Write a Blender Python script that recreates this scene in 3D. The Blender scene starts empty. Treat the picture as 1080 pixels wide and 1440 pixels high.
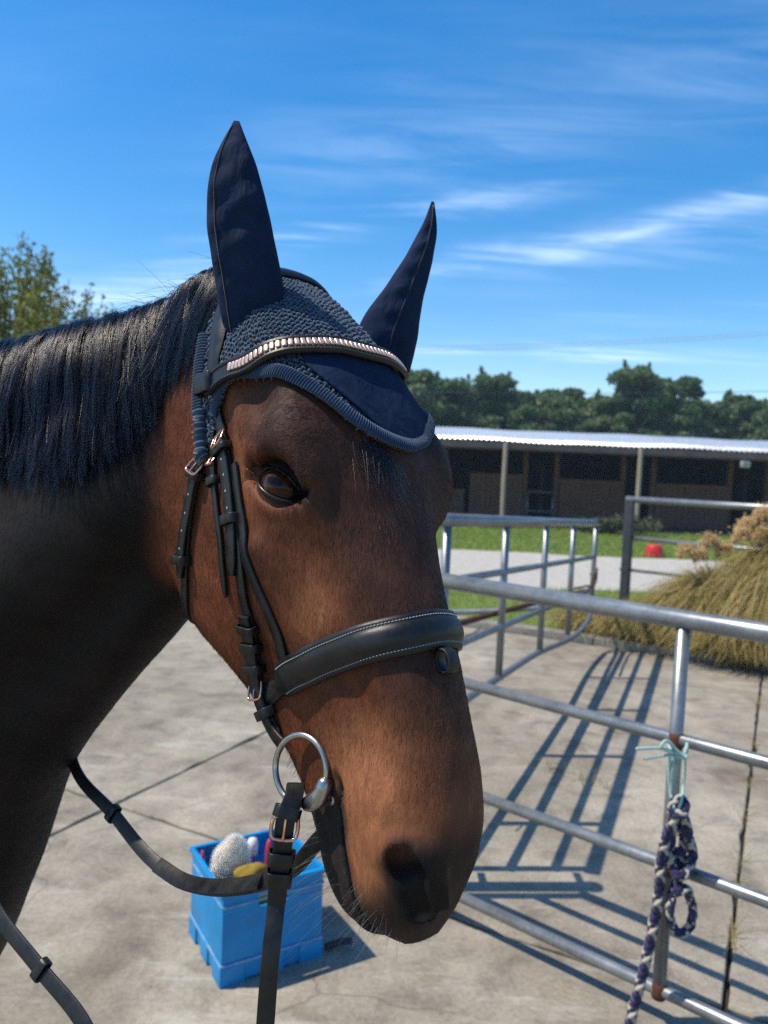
import bpy, bmesh, math, random
import numpy as np
from mathutils import Vector, Matrix
from mathutils.bvhtree import BVHTree
R = math.radians
rng = np.random.default_rng(7)
random.seed(7)
sc = bpy.context.scene
col = sc.collection

# ------------------------------------------------------------------ camera
CAM_H, FPX, PITCH, ROLL = 1.6, 1081.0, R(3.438), R(2.5)
_f = np.array([0, math.cos(PITCH), -math.sin(PITCH)])
_u0 = np.array([0, math.sin(PITCH), math.cos(PITCH)])
_r0 = np.array([1.0, 0, 0])
_r = math.cos(ROLL) * _r0 + math.sin(ROLL) * _u0
_u = math.cos(ROLL) * _u0 - math.sin(ROLL) * _r0
cam_d = bpy.data.cameras.new('camera')
cam = bpy.data.objects.new('camera', cam_d)
col.objects.link(cam)
cam.matrix_world = Matrix(((_r[0], _u[0], -_f[0], 0), (_r[1], _u[1], -_f[1], 0), (_r[2], _u[2], -_f[2], CAM_H), (0, 0, 0, 1)))
cam_d.sensor_fit = 'HORIZONTAL'
cam_d.sensor_width = 36.0
cam_d.lens = 36.0 * FPX / 1080.0
cam_d.clip_start, cam_d.clip_end = 0.02, 2000
cam_d.dof.use_dof = True
cam_d.dof.focus_distance = 0.68
cam_d.dof.aperture_fstop = 10.5
sc.camera = cam

# ------------------------------------------------------------------ sky and sun
SUN_EL, SUN_AZ = R(59.5), R(4.5)            # sun stands to the left, a little behind the camera
to_sun = Vector((-math.cos(SUN_EL) * math.cos(SUN_AZ), -math.cos(SUN_EL) * math.sin(SUN_AZ), math.sin(SUN_EL)))
sun_d = bpy.data.lights.new('sun', 'SUN')
sun_d.energy, sun_d.angle, sun_d.color = 4.4, R(0.53), (1.0, 0.91, 0.76)
sun = bpy.data.objects.new('sun', sun_d)
sun.rotation_euler = to_sun.to_track_quat('Z', 'Y').to_euler()
sun.location = to_sun * 30
col.objects.link(sun)
world = bpy.data.worlds.new('World')
sc.world = world
world.use_nodes = True
def build_world():
    nt = world.node_tree
    N, L = nt.nodes, nt.links
    N.clear()
    out = N.new('ShaderNodeOutputWorld')
    bg = N.new('ShaderNodeBackground')
    sky = N.new('ShaderNodeTexSky')
    sky.sky_type = 'NISHITA'
    sky.sun_disc = False
    sky.sun_elevation = SUN_EL
    sky.sun_rotation = math.atan2(to_sun.x, to_sun.y)
    sky.air_density, sky.dust_density, sky.ozone_density = 1.0, 0.6, 1.6
    hs = N.new('ShaderNodeHueSaturation')
    hs.inputs['Saturation'].default_value = 1.48
    hs.inputs['Value'].default_value = 1.0
    L.new(sky.outputs[0], hs.inputs['Color'])
    # thin cirrus, streaked along one direction of the sky dome
    tc = N.new('ShaderNodeTexCoord')
    sep = N.new('ShaderNodeSeparateXYZ'); L.new(tc.outputs['Generated'], sep.inputs[0])
    zz = N.new('ShaderNodeMath'); zz.operation = 'MAXIMUM'; L.new(sep.outputs['Z'], zz.inputs[0]); zz.inputs[1].default_value = 0.02
    zp = N.new('ShaderNodeMath'); zp.operation = 'ADD'; L.new(zz.outputs[0], zp.inputs[0]); zp.inputs[1].default_value = 0.12
    dx = N.new('ShaderNodeMath'); dx.operation = 'DIVIDE'; L.new(sep.outputs['X'], dx.inputs[0]); L.new(zp.outputs[0], dx.inputs[1])
    dy = N.new('ShaderNodeMath'); dy.operation = 'DIVIDE'; L.new(sep.outputs['Y'], dy.inputs[0]); L.new(zp.outputs[0], dy.inputs[1])
    cb = N.new('ShaderNodeCombineXYZ'); L.new(dx.outputs[0], cb.inputs[0]); L.new(dy.outputs[0], cb.inputs[1])
    def m2(op, a, b=0.0, clamp=False):
        nd = N.new('ShaderNodeMath'); nd.operation = op; nd.use_clamp = clamp
        for k, v in enumerate((a, b)):
            if isinstance(v, (int, float)): nd.inputs[k].default_value = v
            else: L.new(v, nd.inputs[k])
        return nd.outputs[0]
    def noise(rot, scl, loc, n_scale, detail=7, dist=0.6, rough=0.6):
        mp = N.new('ShaderNodeMapping'); L.new(cb.outputs[0], mp.inputs['Vector'])
        mp.inputs['Rotation'].default_value = (0, 0, R(rot)); mp.inputs['Scale'].default_value = scl; mp.inputs['Location'].default_value = loc
        nz = N.new('ShaderNodeTexNoise'); nz.inputs['Scale'].default_value = n_scale; nz.inputs['Detail'].default_value = detail
        nz.inputs['Roughness'].default_value = rough; nz.inputs['Distortion'].default_value = dist
        L.new(mp.outputs[0], nz.inputs['Vector'])
        return nz.outputs['Fac']
    def step(v, lo, hi):
        mr = N.new('ShaderNodeMapRange'); mr.interpolation_type = 'SMOOTHSTEP'
        mr.inputs['From Min'].default_value = lo; mr.inputs['From Max'].default_value = hi
        L.new(v, mr.inputs['Value']); return mr.outputs[0]
    wisps = noise(38, (0.8, 4.2, 1), (3.1, 1.35, 0), 1.6, 8, 0.9, 0.62)
    warp = m2('MULTIPLY', m2('SUBTRACT', noise(0, (1, 1, 1), (5, 2, 0), 1.1, 4), 0.5), 0.42)
    total = m2('MULTIPLY', step(noise(30, (0.35, 1.2, 1), (0.4, 7.7, 0), 0.8, 6), 0.48, 0.82), 0.09)     # faint veil over the whole sky
    total = m2('ADD', total, m2('MULTIPLY', step(noise(20, (0.35, 1.6, 1), (7.4, 3.7, 0), 0.55, 8, 1.0), 0.60, 0.85), 0.22))
    def streak(p0, p1, w, amp, lo=0.36, hi=0.66):
        nonlocal total
        c = ((p0[0] + p1[0]) / 2, (p0[1] + p1[1]) / 2); ln = math.hypot(p1[0] - p0[0], p1[1] - p0[1]); d = ((p1[0] - p0[0]) / ln, (p1[1] - p0[1]) / ln)
        X = m2('SUBTRACT', dx.outputs[0], c[0]); Y = m2('SUBTRACT', dy.outputs[0], c[1])
        al = m2('ADD', m2('MULTIPLY', X, d[0]), m2('MULTIPLY', Y, d[1])); ac = m2('ADD', m2('ADD', m2('MULTIPLY', X, -d[1]), m2('MULTIPLY', Y, d[0])), warp)
        q = m2('DIVIDE', ac, w); g = m2('POWER', 2.718, m2('MULTIPLY', m2('MULTIPLY', q, q), -1.0))
        e = m2('DIVIDE', al, ln * 0.5); f = m2('POWER', 2.718, m2('MULTIPLY', m2('POWER', m2('ABSOLUTE', e), 4.0), -1.0))
        total = m2('ADD', total, m2('MULTIPLY', m2('MULTIPLY', g, f), m2('MULTIPLY', step(wisps, lo, hi), amp)))
    streak((0.05, 2.80), (1.30, 1.72), 0.085, 0.40, 0.28, 0.70)
    streak((0.25, 2.75), (1.3, 2.0), 0.17, 0.13)
    streak((-0.75, 2.62), (0.50, 2.02), 0.08, 0.26, 0.36, 0.70)
    streak((-0.5, 2.15), (0.95, 1.32), 0.22, 0.15, 0.30, 0.75)
    streak((-1.5, 3.2), (-0.45, 2.80), 0.20, 0.42, 0.34, 0.66)
    streak((-0.1, 3.72), (1.6, 3.42), 0.12, 0.36, 0.34, 0.66)
    streak((-2.6, 2.6), (-1.3, 1.5), 0.20, 0.35)
    cl = N.new('ShaderNodeMath'); cl.operation = 'MINIMUM'; L.new(total, cl.inputs[0]); cl.inputs[1].default_value = 0.8
    mx = N.new('ShaderNodeMix'); mx.data_type = 'RGBA'
    L.new(cl.outputs[0], mx.inputs['Factor']); L.new(hs.outputs[0], mx.inputs['A']); mx.inputs['B'].default_value = (6.6, 7.8, 9.6, 1)
    L.new(mx.outputs['Result'], bg.inputs['Color'])
    bg.inputs['Strength'].default_value = 0.15
    L.new(bg.outputs[0], out.inputs[0])
build_world()
sc.view_settings.view_transform = 'Standard'
sc.view_settings.look = 'None'
sc.view_settings.exposure = 0.36
sc.view_settings.gamma = 1.0
sc.cycles.max_bounces = 6
sc.cycles.diffuse_bounces = 3
sc.cycles.glossy_bounces = 3
sc.cycles.use_adaptive_sampling = True
sc.cycles.use_denoising = False
sc.cycles.adaptive_threshold = 0.01
sc.cycles.sample_clamp_indirect = 4.0
sc.cycles.transparent_max_bounces = 8

# ------------------------------------------------------------------ helpers
def hexlin(r, g, b):
    f = lambda c: (c / 255 / 12.92) if c / 255 <= 0.04045 else ((c / 255 + 0.055) / 1.055) ** 2.4
    return (f(r), f(g), f(b), 1)

def tag(o, label=None, cat=None, group=None, kind=None):
    if label: o['label'] = label
    if cat: o['category'] = cat
    if group: o['group'] = group
    if kind: o['kind'] = kind
    return o

def obj(name, me, mat=None, parent=None):
    o = bpy.data.objects.new(name, me)
    col.objects.link(o)
    if mat is not None:
        me.materials.append(mat)
    if parent is not None:
        o.parent = parent
    return o

def empty(name, loc=(0, 0, 0), rz=0.0):
    o = bpy.data.objects.new(name, None)
    o.empty_display_size = 0.05
    o.location = loc
    o.rotation_euler = (0, 0, rz)
    col.objects.link(o)
    return o

def set_world(o, parent):
    """parent a mesh whose vertices are in world space to a thing that stands elsewhere"""
    o.parent = parent
    o.matrix_parent_inverse = parent_matrix(parent).inverted()
    return o

def parent_matrix(p):
    m = p.matrix_basis.copy()
    if p.parent is not None:
        m = parent_matrix(p.parent) @ p.matrix_parent_inverse @ m
    return m

def mesh_np(name, V, F, smooth=True):
    """V (n,3), F list of arrays or (m,k) array"""
    me = bpy.data.meshes.new(name)
    V = np.asarray(V, dtype=np.float32)
    if isinstance(F, np.ndarray):
        k = F.shape[1]
        n = F.shape[0]
        me.vertices.add(len(V)); me.vertices.foreach_set('co', V.ravel())
        me.loops.add(n * k); me.loops.foreach_set('vertex_index', F.astype(np.int32).ravel())
        me.polygons.add(n); me.polygons.foreach_set('loop_start', np.arange(0, n * k, k, dtype=np.int32))
        me.polygons.foreach_set('loop_total', np.full(n, k, dtype=np.int32))
        me.update(calc_edges=True); me.validate()
    else:
        me.from_pydata(V.tolist(), [], [list(f) for f in F])
        me.update()
    me.polygons.foreach_set('use_smooth', np.full(len(me.polygons), smooth, dtype=bool))
    return me

# ------------------------------------------------------------------ horse: signed field sculpting
# head frame: a = from the poll down the face, d = out of the forehead, l = towards the horse's right side
HEAD_O = np.array([-0.0775, 0.807, 1.790])
HH, HP, HR = R(38.0), R(60.2), R(-6.8)
_fw = np.array([math.sin(HH), -math.cos(HH), 0]); _up = np.array([0, 0, 1.0])
HA = _fw * math.cos(HP) - _up * math.sin(HP)
_d = _fw * math.sin(HP) + _up * math.cos(HP)
_l = np.array([-math.cos(HH), -math.sin(HH), 0])
HD = _d * math.cos(HR) + _l * math.sin(HR)
HL = _l * math.cos(HR) - _d * math.sin(HR)
HM = np.array([HA, HD, HL])                      # rows: world -> local (metres*100 = cm)

def to_local(P):
    return (np.asarray(P) - HEAD_O) @ HM.T * 100.0

def to_world(q):
    return HEAD_O + (np.asarray(q) / 100.0) @ HM

def crspline(xs, ys, x):
    """monotone-ish cubic (Catmull-Rom with uneven knots) ; ys (n,...)"""
    xs = np.asarray(xs, float); ys = np.asarray(ys, float)
    m = np.zeros_like(ys)
    dx = np.diff(xs)
    s = np.diff(ys, axis=0) / dx.reshape(-1, *([1] * (ys.ndim - 1)))
    m[1:-1] = (s[:-1] * dx[1:].reshape(-1, *([1] * (ys.ndim - 1))) + s[1:] * dx[:-1].reshape(-1, *([1] * (ys.ndim - 1)))) / (dx[1:] + dx[:-1]).reshape(-1, *([1] * (ys.ndim - 1)))
    m[0], m[-1] = s[0], s[-1]
    x = np.clip(x, xs[0], xs[-1])
    i = np.clip(np.searchsorted(xs, x, side='right') - 1, 0, len(xs) - 2)
    h = dx[i]; t = (x - xs[i]) / h
    sh = (-1,) + (1,) * (ys.ndim - 1)
    t = t.reshape(sh); h = h.reshape(sh)
    return (2 * t**3 - 3 * t**2 + 1) * ys[i] + (t**3 - 2 * t**2 + t) * h * m[i] + (-2 * t**3 + 3 * t**2) * ys[i + 1] + (t**3 - t**2) * h * m[i + 1]

# stations down the head: half sections as (l, d) from the dorsal to the ventral midline
SECT = {
 -7:  [(0,-9.0),(2.4,-9.2),(4.2,-10.2),(5.0,-12),(5.0,-14),(4.6,-16.5),(3.0,-18.5),(0,-19)],
 -2:  [(0,-4.0),(2.8,-4.2),(5.0,-6.0),(6.1,-9),(6.4,-12.5),(6.0,-16.5),(4.0,-20),(0,-20.5)],
  4:  [(0,-0.6),(3.3,-0.8),(6.1,-2.6),(7.3,-6.8),(7.3,-11.5),(7.0,-17),(4.8,-22.5),(0,-23)],
  10: [(0,1.4),(3.9,1.0),(7.2,-1.0),(8.1,-5.6),(7.9,-11),(7.6,-18),(5.4,-25.3),(0,-24.5)],
  16: [(0,2.2),(4.6,1.9),(8.5,-0.3),(8.8,-4.4),(8.1,-10.5),(7.9,-18),(5.6,-27.4),(0,-25.5)],
  22: [(0,2.2),(4.6,1.8),(8.4,-0.6),(8.7,-5.2),(8.4,-10),(8.0,-17.5),(5.6,-28.0),(0,-25.5)],
  28: [(0,1.8),(3.9,1.2),(6.7,-1.2),(7.7,-6.0),(8.2,-9.6),(7.5,-16.5),(5.0,-26.6),(0,-24.0)],
  34: [(0,1.4),(3.4,0.7),(5.4,-1.6),(6.5,-5.6),(6.9,-9.0),(6.2,-15.0),(4.2,-23.0),(0,-21.0)],
  40: [(0,1.1),(3.0,0.4),(4.7,-1.7),(5.5,-5.0),(5.7,-8.4),(5.0,-13.4),(3.6,-19.6),(0,-18.6)],
  46: [(0,0.4),(2.7,-0.2),(4.3,-2.2),(5.1,-5.2),(5.1,-8.4),(4.3,-12.4),(3.3,-17.4),(0,-17.0)],
  51: [(0,-0.6),(2.7,-1.1),(4.4,-2.8),(5.4,-5.8),(5.2,-8.9),(4.1,-12.1),(3.3,-16.7),(0,-16.9)],
  55: [(0,-2.0),(2.5,-2.5),(4.1,-4.2),(5.2,-6.9),(5.0,-9.8),(4.1,-12.6),(3.2,-16.8),(0,-17.1)],
  58: [(0,-4.4),(2.0,-4.7),(3.4,-6.1),(4.3,-8.2),(4.3,-10.6),(3.9,-13.0),(2.7,-15.9),(0,-16.3)],
  60.3: [(0,-7.2),(1.6,-7.4),(2.6,-8.2),(3.1,-9.6),(3.1,-11.2),(2.9,-12.9),(2.0,-14.4),(0,-14.8)],
  61.8: [(0,-9.0),(0.8,-9.1),(1.2,-9.4),(1.4,-10.0),(1.4,-10.8),(1.2,-11.4),(0.8,-12.0),(0,-12.2)],
}
NA, NTH = 280, 181
def build_loft():
    st = sorted(SECT)
    cen = np.array([0.5 * (SECT[s][0][1] + SECT[s][-1][1]) for s in st])
    rad = []
    ths = np.linspace(0, np.pi, NTH)
    for s, c in zip(st, cen):
        pts = np.array(SECT[s], float)
        t = np.concatenate([[0], np.cumsum(np.linalg.norm(np.diff(pts, axis=0), axis=1))])
        # mirror for smooth ends
        ext = np.concatenate([[[-pts[1, 0], pts[1, 1]]], pts, [[-pts[-2, 0], pts[-2, 1]]]])
        te = np.concatenate([[-(t[1])], t, [t[-1] + (t[-1] - t[-2])]])
        fine = crspline(te, ext, np.linspace(0, t[-1], 400))
        th = np.arctan2(np.abs(fine[:, 0]), fine[:, 1] - c); r = np.hypot(fine[:, 0], fine[:, 1] - c)
        o = np.argsort(th)
        rad.append(np.interp(ths, th[o], r[o]))
    a = np.linspace(st[0], st[-1], NA)
    return a, crspline(st, np.array(rad), a), crspline(st, cen, a)
LA, LR, LC = build_loft()

def f_loft(q):
    """approximate distance (cm) to the lofted head"""
    A = np.clip((q[:, 0] - LA[0]) / (LA[-1] - LA[0]) * (NA - 1), 0, NA - 1.001)
    i = A.astype(np.int32); fa = A - i
    c = LC[i] * (1 - fa) + LC[i + 1] * fa
    x = np.abs(q[:, 2]); y = q[:, 1] - c
    T = np.arctan2(x, y) / np.pi * (NTH - 1.001)
    j = T.astype(np.int32); ft = T - j
    r = (LR[i, j] * (1 - fa) + LR[i + 1, j] * fa) * (1 - ft) + (LR[i, j + 1] * (1 - fa) + LR[i + 1, j + 1] * fa) * ft
    f = (np.hypot(x, y) - r) * 0.93
    lo = LA[0] - q[:, 0]; hi = q[:, 0] - LA[-1]
    return np.maximum(f, np.maximum(lo, hi))

def smin(a, b, k):
    h = np.clip(0.5 + 0.5 * (b - a) / k, 0, 1)
    return b * (1 - h) + a * h - k * h * (1 - h)
def smax(a, b, k):
    return -smin(-a, -b, k)
def ell(q, c, r, rot=None):
    p = q - np.asarray(c, float)
    if rot is not None:
        p = p @ rot
    r = np.asarray(r, float)
    k0 = np.linalg.norm(p / r, axis=1); k1 = np.linalg.norm(p / (r * r), axis=1)
    return k0 * (k0 - 1.0) / np.maximum(k1, 1e-6)
def cap(q, p0, p1, r0, r1=None):
    p0 = np.asarray(p0, float); p1 = np.asarray(p1, float)
    r1 = r0 if r1 is None else r1
    ba = p1 - p0
    t = np.clip((q - p0) @ ba / (ba @ ba), 0, 1)
    return np.linalg.norm(q - p0 - t[:, None] * ba, axis=1) - (r0 + (r1 - r0) * t)

# eye: local centre and its tangent frame (n outwards, e1 along the lids towards the nose, e2 up)
EYE_C = np.array([22.0, -5.95, 6.10]); EYE_R = 2.60
EN = np.array([0.0, 0.5, 0.866]); E1 = np.array([0.73, 0.592, -0.342]); E1 /= np.linalg.norm(E1)
E1 = E1 - EN * (E1 @ EN); E1 /= np.linalg.norm(E1)
E2 = np.cross(EN, E1)
if E2[1] < 0: E2 = -E2

def lid_edges(u):
    t = np.clip(1 - (u / 3.0) ** 2, 0, None)
    return -0.10 + 1.34 * t ** 0.8 - 0.10 * u * t, -0.10 - 1.18 * t ** 0.95 - 0.06 * u * t

def f_head(q):
    """q local cm, returns distance in cm"""
    q = q.copy(); far = q[:, 2] < 0; q[:, 2] = np.abs(q[:, 2])
    f = f_loft(q)
    f = smin(f, ell(q, (56.8, -9.8, 1.6), (3.7, 2.7, 2.4)), 1.6)            # upper lip pads
    f = smin(f, ell(q, (56.2, -16.2, 0.0), (3.9, 1.9, 2.9)), 1.1)           # chin
    f = smin(f, cap(q, (26.5, -9.6, 7.7), (36.5, -8.8, 5.5), 0.7, 0.4), 2.0)   # facial crest
    f = smin(f, cap(q, (18.0, -6.5, 7.6), (7.0, -7.5, 6.7), 0.9, 0.7), 2.2)    # cheek arch behind the eye
    qo = q.copy(); qo[:, 2] -= np.where(far, 1.15, -0.75)
    f = smin(f, ell(qo, (19.6, -2.3, 7.6), (4.4, 3.2, 3.2)), 2.2)            # orbit
    f = np.where(far, smin(f, ell(qo, (22.5, -3.2, 6.9), (6.0, 3.4, 3.2)), 2.6), f)
    f = smin(f, cap(qo, (17.2, -2.4, 9.2), (23.0, -0.7, 8.2), 0.6, 0.4), 1.8)  # brow ridge
    f = smax(f, -ell(q, (13.2, -3.4, 10.5), (2.7, 2.1, 2.2)), 2.0)           # hollow above the eye
    f = smax(f, -ell(q, (31.5, -3.4, 9.6), (6.0, 2.0, 2.7)), 2.4)           # hollow before the eye
    f = smax(f, -ell(q, (43.5, -5.0, 7.9), (6.0, 1.8, 2.9)), 2.4)           # side of the nose
    f = smax(f, -ell(q, (38.0, -15.5, 8.6), (6.5, 1.6, 2.9)), 2.4)          # before the cheek muscle
    # eye lids: a shell round the ball with an almond opening
    p = q - EYE_C
    u, v, w = p @ E1, p @ E2, p @ EN
    ball = np.linalg.norm(p, axis=1)
    f = smin(f, ball - 2.92, 1.2)
    f = smax(f, -np.maximum(ball - 3.9, 0.6 - w), 0.0) if False else f
    up_e, lo_e = lid_edges(u)
    al = np.maximum(np.maximum(v - up_e, lo_e - v), np.abs(u) - 3.0)
    # clear what overhangs the opening, then cut the opening itself
    clear = np.maximum(np.maximum(al - np.where(v > 0, 0.85, 0.45), -(w - 0.6)), 2.90 - ball)
    f = np.where(far, f, smax(f, -clear, 1.3))
    fold = np.abs(v - up_e - 0.80) - 0.07
    fold = np.maximum(np.maximum(fold, np.abs(u + 0.2) - 2.3), np.maximum(0.8 - w, np.abs(f) - 0.25))
    f = smax(f, -fold, 0.2)
    f = smax(f, -np.maximum(al, -(w - 0.2)), 0.18)
    # nostril: a comma shaped opening with a rounded rim
    nr = cap(q, (55.2, -4.9, 3.4), (58.9, -6.2, 2.9), 2.2, 1.5) + np.where(far, 2.2, 0.0)
    f = smin(f, nr, 1.2)
    hole = cap(q, (56.0, -4.8, 5.5), (59.5, -5.9, 3.6), 1.6, 1.15)
    hole2 = cap(q, (56.8, -4.8, 5.3), (51.5, -6.2, 1.5), 1.75, 1.1)
    f = smax(f, -(smin(hole, hole2, 0.6) + np.where(far, 1.05, 0.0)), 0.55)
    f = smin(f, cap(q, (56.4, -3.5, 2.4), (59.2, -4.6, 1.8), 0.7, 0.45) + np.where(far, 0.8, 0.0), 0.5)     # fold inside the nostril
    f = smax(f, -cap(q, (52.6, -3.9, 5.6), (54.2, -3.6, 5.3), 0.3, 0.3), 0.8)
    # mouth: slit between the lips
    ym = np.interp(q[:, 0], [47.5, 50, 53, 57, 60, 63], [-10.3, -11.7, -12.7, -13.1, -12.7, -12.0])
    slit = np.maximum(np.abs(q[:, 1] - ym) - np.interp(q[:, 0], [47.5, 49.5, 56, 59, 63], [0.05, 0.26, 0.34, 0.62, 1.1]), 47.8 - q[:, 0])
    slit = np.maximum(slit, -(f + 2.2))
    f = smax(f, -slit, 0.45)
    f = smax(f, -ell(q, (48.2, -10.7, 5.0), (1.0, 0.6, 0.9)), 0.8)
    return f

# neck and body: chain of elliptic sections in world space
NECK_AX = np.array([-0.80, 0.50, -0.33]); NECK_AX /= np.linalg.norm(NECK_AX)
NECK_SIDE = np.cross(NECK_AX, (0, 0, 1.0)); NECK_SIDE /= np.linalg.norm(NECK_SIDE)
NECK_UP = np.cross(NECK_SIDE, NECK_AX)
NECK = [  # centre, half depth crest to throat, half width
 ((-0.135, 0.865, 1.695), 0.100, 0.060),
 ((-0.210, 0.905, 1.640), 0.150, 0.072),
 ((-0.305, 0.950, 1.572), 0.192, 0.085),
 ((-0.415, 1.000, 1.500), 0.238, 0.100),
 ((-0.535, 1.060, 1.415), 0.300, 0.125),
 ((-0.670, 1.135, 1.285), 0.415, 0.165),
 ((-0.830, 1.235, 1.165), 0.500, 0.210),
 ((-1.030, 1.310, 1.180), 0.440, 0.245),
 ((-1.330, 1.390, 1.220), 0.370, 0.280),
 ((-1.650, 1.440, 1.240), 0.355, 0.290),
 ((-1.950, 1.480, 1.270), 0.330, 0.270),
 ((-2.160, 1.500, 1.270), 0.200, 0.180),
]
def _neck_tab():
    C = np.array([n[0] for n in NECK]); s = C @ NECK_AX
    t = np.linspace(s[0], s[-1], 120)
    return s, t, crspline(s, C, t), crspline(s, np.array([n[1] for n in NECK]), t), crspline(s, np.array([n[2] for n in NECK]), t)
_S, NT, NC, NH, NW = _neck_tab()
def f_neck(P):
    s = P @ NECK_AX
    t = np.clip((s - NT[0]) / (NT[-1] - NT[0]) * (len(NT) - 1), 0, len(NT) - 1.001)
    k = t.astype(int); g = t - k; f = g[:, None]
    p = P - (NC[k] * (1 - f) + NC[k + 1] * f)
    x = p @ NECK_SIDE; y = p @ NECK_UP; z = p @ NECK_AX
    h = NH[k] * (1 - g) + NH[k + 1] * g; w = NW[k] * (1 - g) + NW[k + 1] * g
    w = w * (1.0 - 0.25 * np.clip(y / h, -1, 1))
    k0 = np.sqrt((x / w) ** 2 + (y / h) ** 2 + (z / 0.08) ** 2)
    k1 = np.sqrt((x / w ** 2) ** 2 + (y / h ** 2) ** 2 + (z / 0.08 ** 2) ** 2)
    return k0 * (k0 - 1) / np.maximum(k1, 1e-4)
LEGS = [((-1.00, 1.13), 0.0), ((-0.84, 1.36), 0.05), ((-2.08, 1.36), -0.06), ((-2.02, 1.62), -0.04)]
def f_legs(P):
    f = np.full(len(P), 9.0)
    for i, ((x, y), dx) in enumerate(LEGS):
        if i < 2:
            ch = [((x, y, 1.05), .13), ((x + .02, y, .82), .095), ((x + .03, y, .55), .058), ((x + .03, y, .50), .055), ((x + .03, y, .26), .034), ((x + .03, y, .20), .042), ((x + .05, y - .02, .10), .036), ((x + .07, y - .03, .04), .06)]
        else:
            ch = [((x + .05, y, 1.12), .20), ((x + .08, y, .88), .14), ((x - .10, y, .60), .062), ((x - .12, y, .54), .055), ((x - .08, y, .28), .036), ((x - .07, y, .21), .043), ((x - .03, y - .02, .10), .037), ((x - .01, y - .03, .04), .06)]
        for (p0, r0), (p1, r1) in zip(ch[:-1], ch[1:]):
            f = smin(f, cap(P, p0, p1, r0, r1), 0.025)
    return np.maximum(f, -P[:, 2] + 0.002)

def f_horse(P):
    q = to_local(P)
    near = (q[:, 0] > -12) & (np.abs(q[:, 2]) < 16) & (q[:, 1] > -36) & (q[:, 1] < 12) & (q[:, 0] < 72)
    f = np.full(len(P), 0.3)
    fh = np.full(len(P), 0.3)
    if near.any():
        fh[near] = f_head(q[near]) * 0.01
    fn = f_neck(P)
    mid = (np.abs(fn) < 0.12) & (P[:, 0] > -1.1)
    if mid.any():
        pm = P[mid]; g = fn[mid]
        for sd in (-1, 1):                               # neck muscle and the groove under it
            o = NECK_SIDE * sd
            g = smin(g, cap(pm, np.array([-0.27, 0.945, 1.545]) + o * 0.048, np.array([-0.62, 1.115, 1.235]) + o * 0.105, 0.046, 0.070), 0.05)
            g = smax(g, -cap(pm, np.array([-0.24, 0.935, 1.455]) + o * 0.088, np.array([-0.50, 1.06, 1.18]) + o * 0.140, 0.012, 0.018), 0.05)
            g = smax(g, -cap(pm, np.array([-0.33, 0.965, 1.66]) + o * 0.105, np.array([-0.66, 1.12, 1.44]) + o * 0.165, 0.016, 0.02), 0.06)
        fn[mid] = g
    f = smin(fh, fn, 0.035)
    low = P[:, 2] < 1.4
    if low.any():
        f[low] = smin(f[low], f_legs(P[low]), 0.05)
    return f

def surface_nets(xs, ys, zs, F):
    """quads of the zero level of F sampled on a rectilinear grid"""
    S = F < 0
    nx, ny, nz = F.shape
    c = np.zeros((nx - 1, ny - 1, nz - 1), dtype=np.uint8)
    for i in (0, 1):
        for j in (0, 1):
            for k in (0, 1):
                c += S[i:nx - 1 + i, j:ny - 1 + j, k:nz - 1 + k]
    act = (c > 0) & (c < 8)
    idx = np.full(act.shape, -1, dtype=np.int64)
    I, J, K = np.nonzero(act)
    idx[I, J, K] = np.arange(len(I))
    acc = np.zeros((len(I), 3)); cnt = np.zeros(len(I))
    G = (xs, ys, zs)
    for ax in range(3):
        o = [a for a in range(3) if a != ax]
        for b0 in (0, 1):
            for b1 in (0, 1):
                off0 = [0, 0, 0]; off0[o[0]] = b0; off0[o[1]] = b1
                off1 = list(off0); off1[ax] = 1
                A = F[I + off0[0], J + off0[1], K + off0[2]]; B = F[I + off1[0], J + off1[1], K + off1[2]]
                m = (A < 0) != (B < 0)
                t = np.where(m, A / np.where(m, A - B, 1), 0)
                base = [xs[I + off0[0]], ys[J + off0[1]], zs[K + off0[2]]]
                ii = (I, J, K)[ax]
                base[ax] = G[ax][ii] + t * (G[ax][ii + 1] - G[ax][ii])
                for d in range(3):
                    acc[:, d] += np.where(m, base[d], 0)
                cnt += m
    V = acc / cnt[:, None]
    quads = []
    for ax in range(3):
        o = [(ax + 1) % 3, (ax + 2) % 3]
        sl0 = [slice(1, -1)] * 3; sl1 = [slice(1, -1)] * 3
        sl0[ax] = slice(0, -1); sl1[ax] = slice(1, None)
        A = S[tuple(sl0)]; B = S[tuple(sl1)]
        i, j, k = np.nonzero(A != B)
        inside = A[i, j, k]
        p = np.stack([i, j, k], 1); p[:, o[0]] += 1; p[:, o[1]] += 1
        def at(d0, d1):
            r = p.copy(); r[:, o[0]] += d0; r[:, o[1]] += d1
            return idx[r[:, 0], r[:, 1], r[:, 2]]
        q = np.stack([at(-1, -1), at(0, -1), at(0, 0), at(-1, 0)], 1)
        q[~inside] = q[~inside][:, ::-1]
        quads.append(q)
    Q = np.concatenate(quads)
    return V, Q[(Q >= 0).all(1)]

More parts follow.
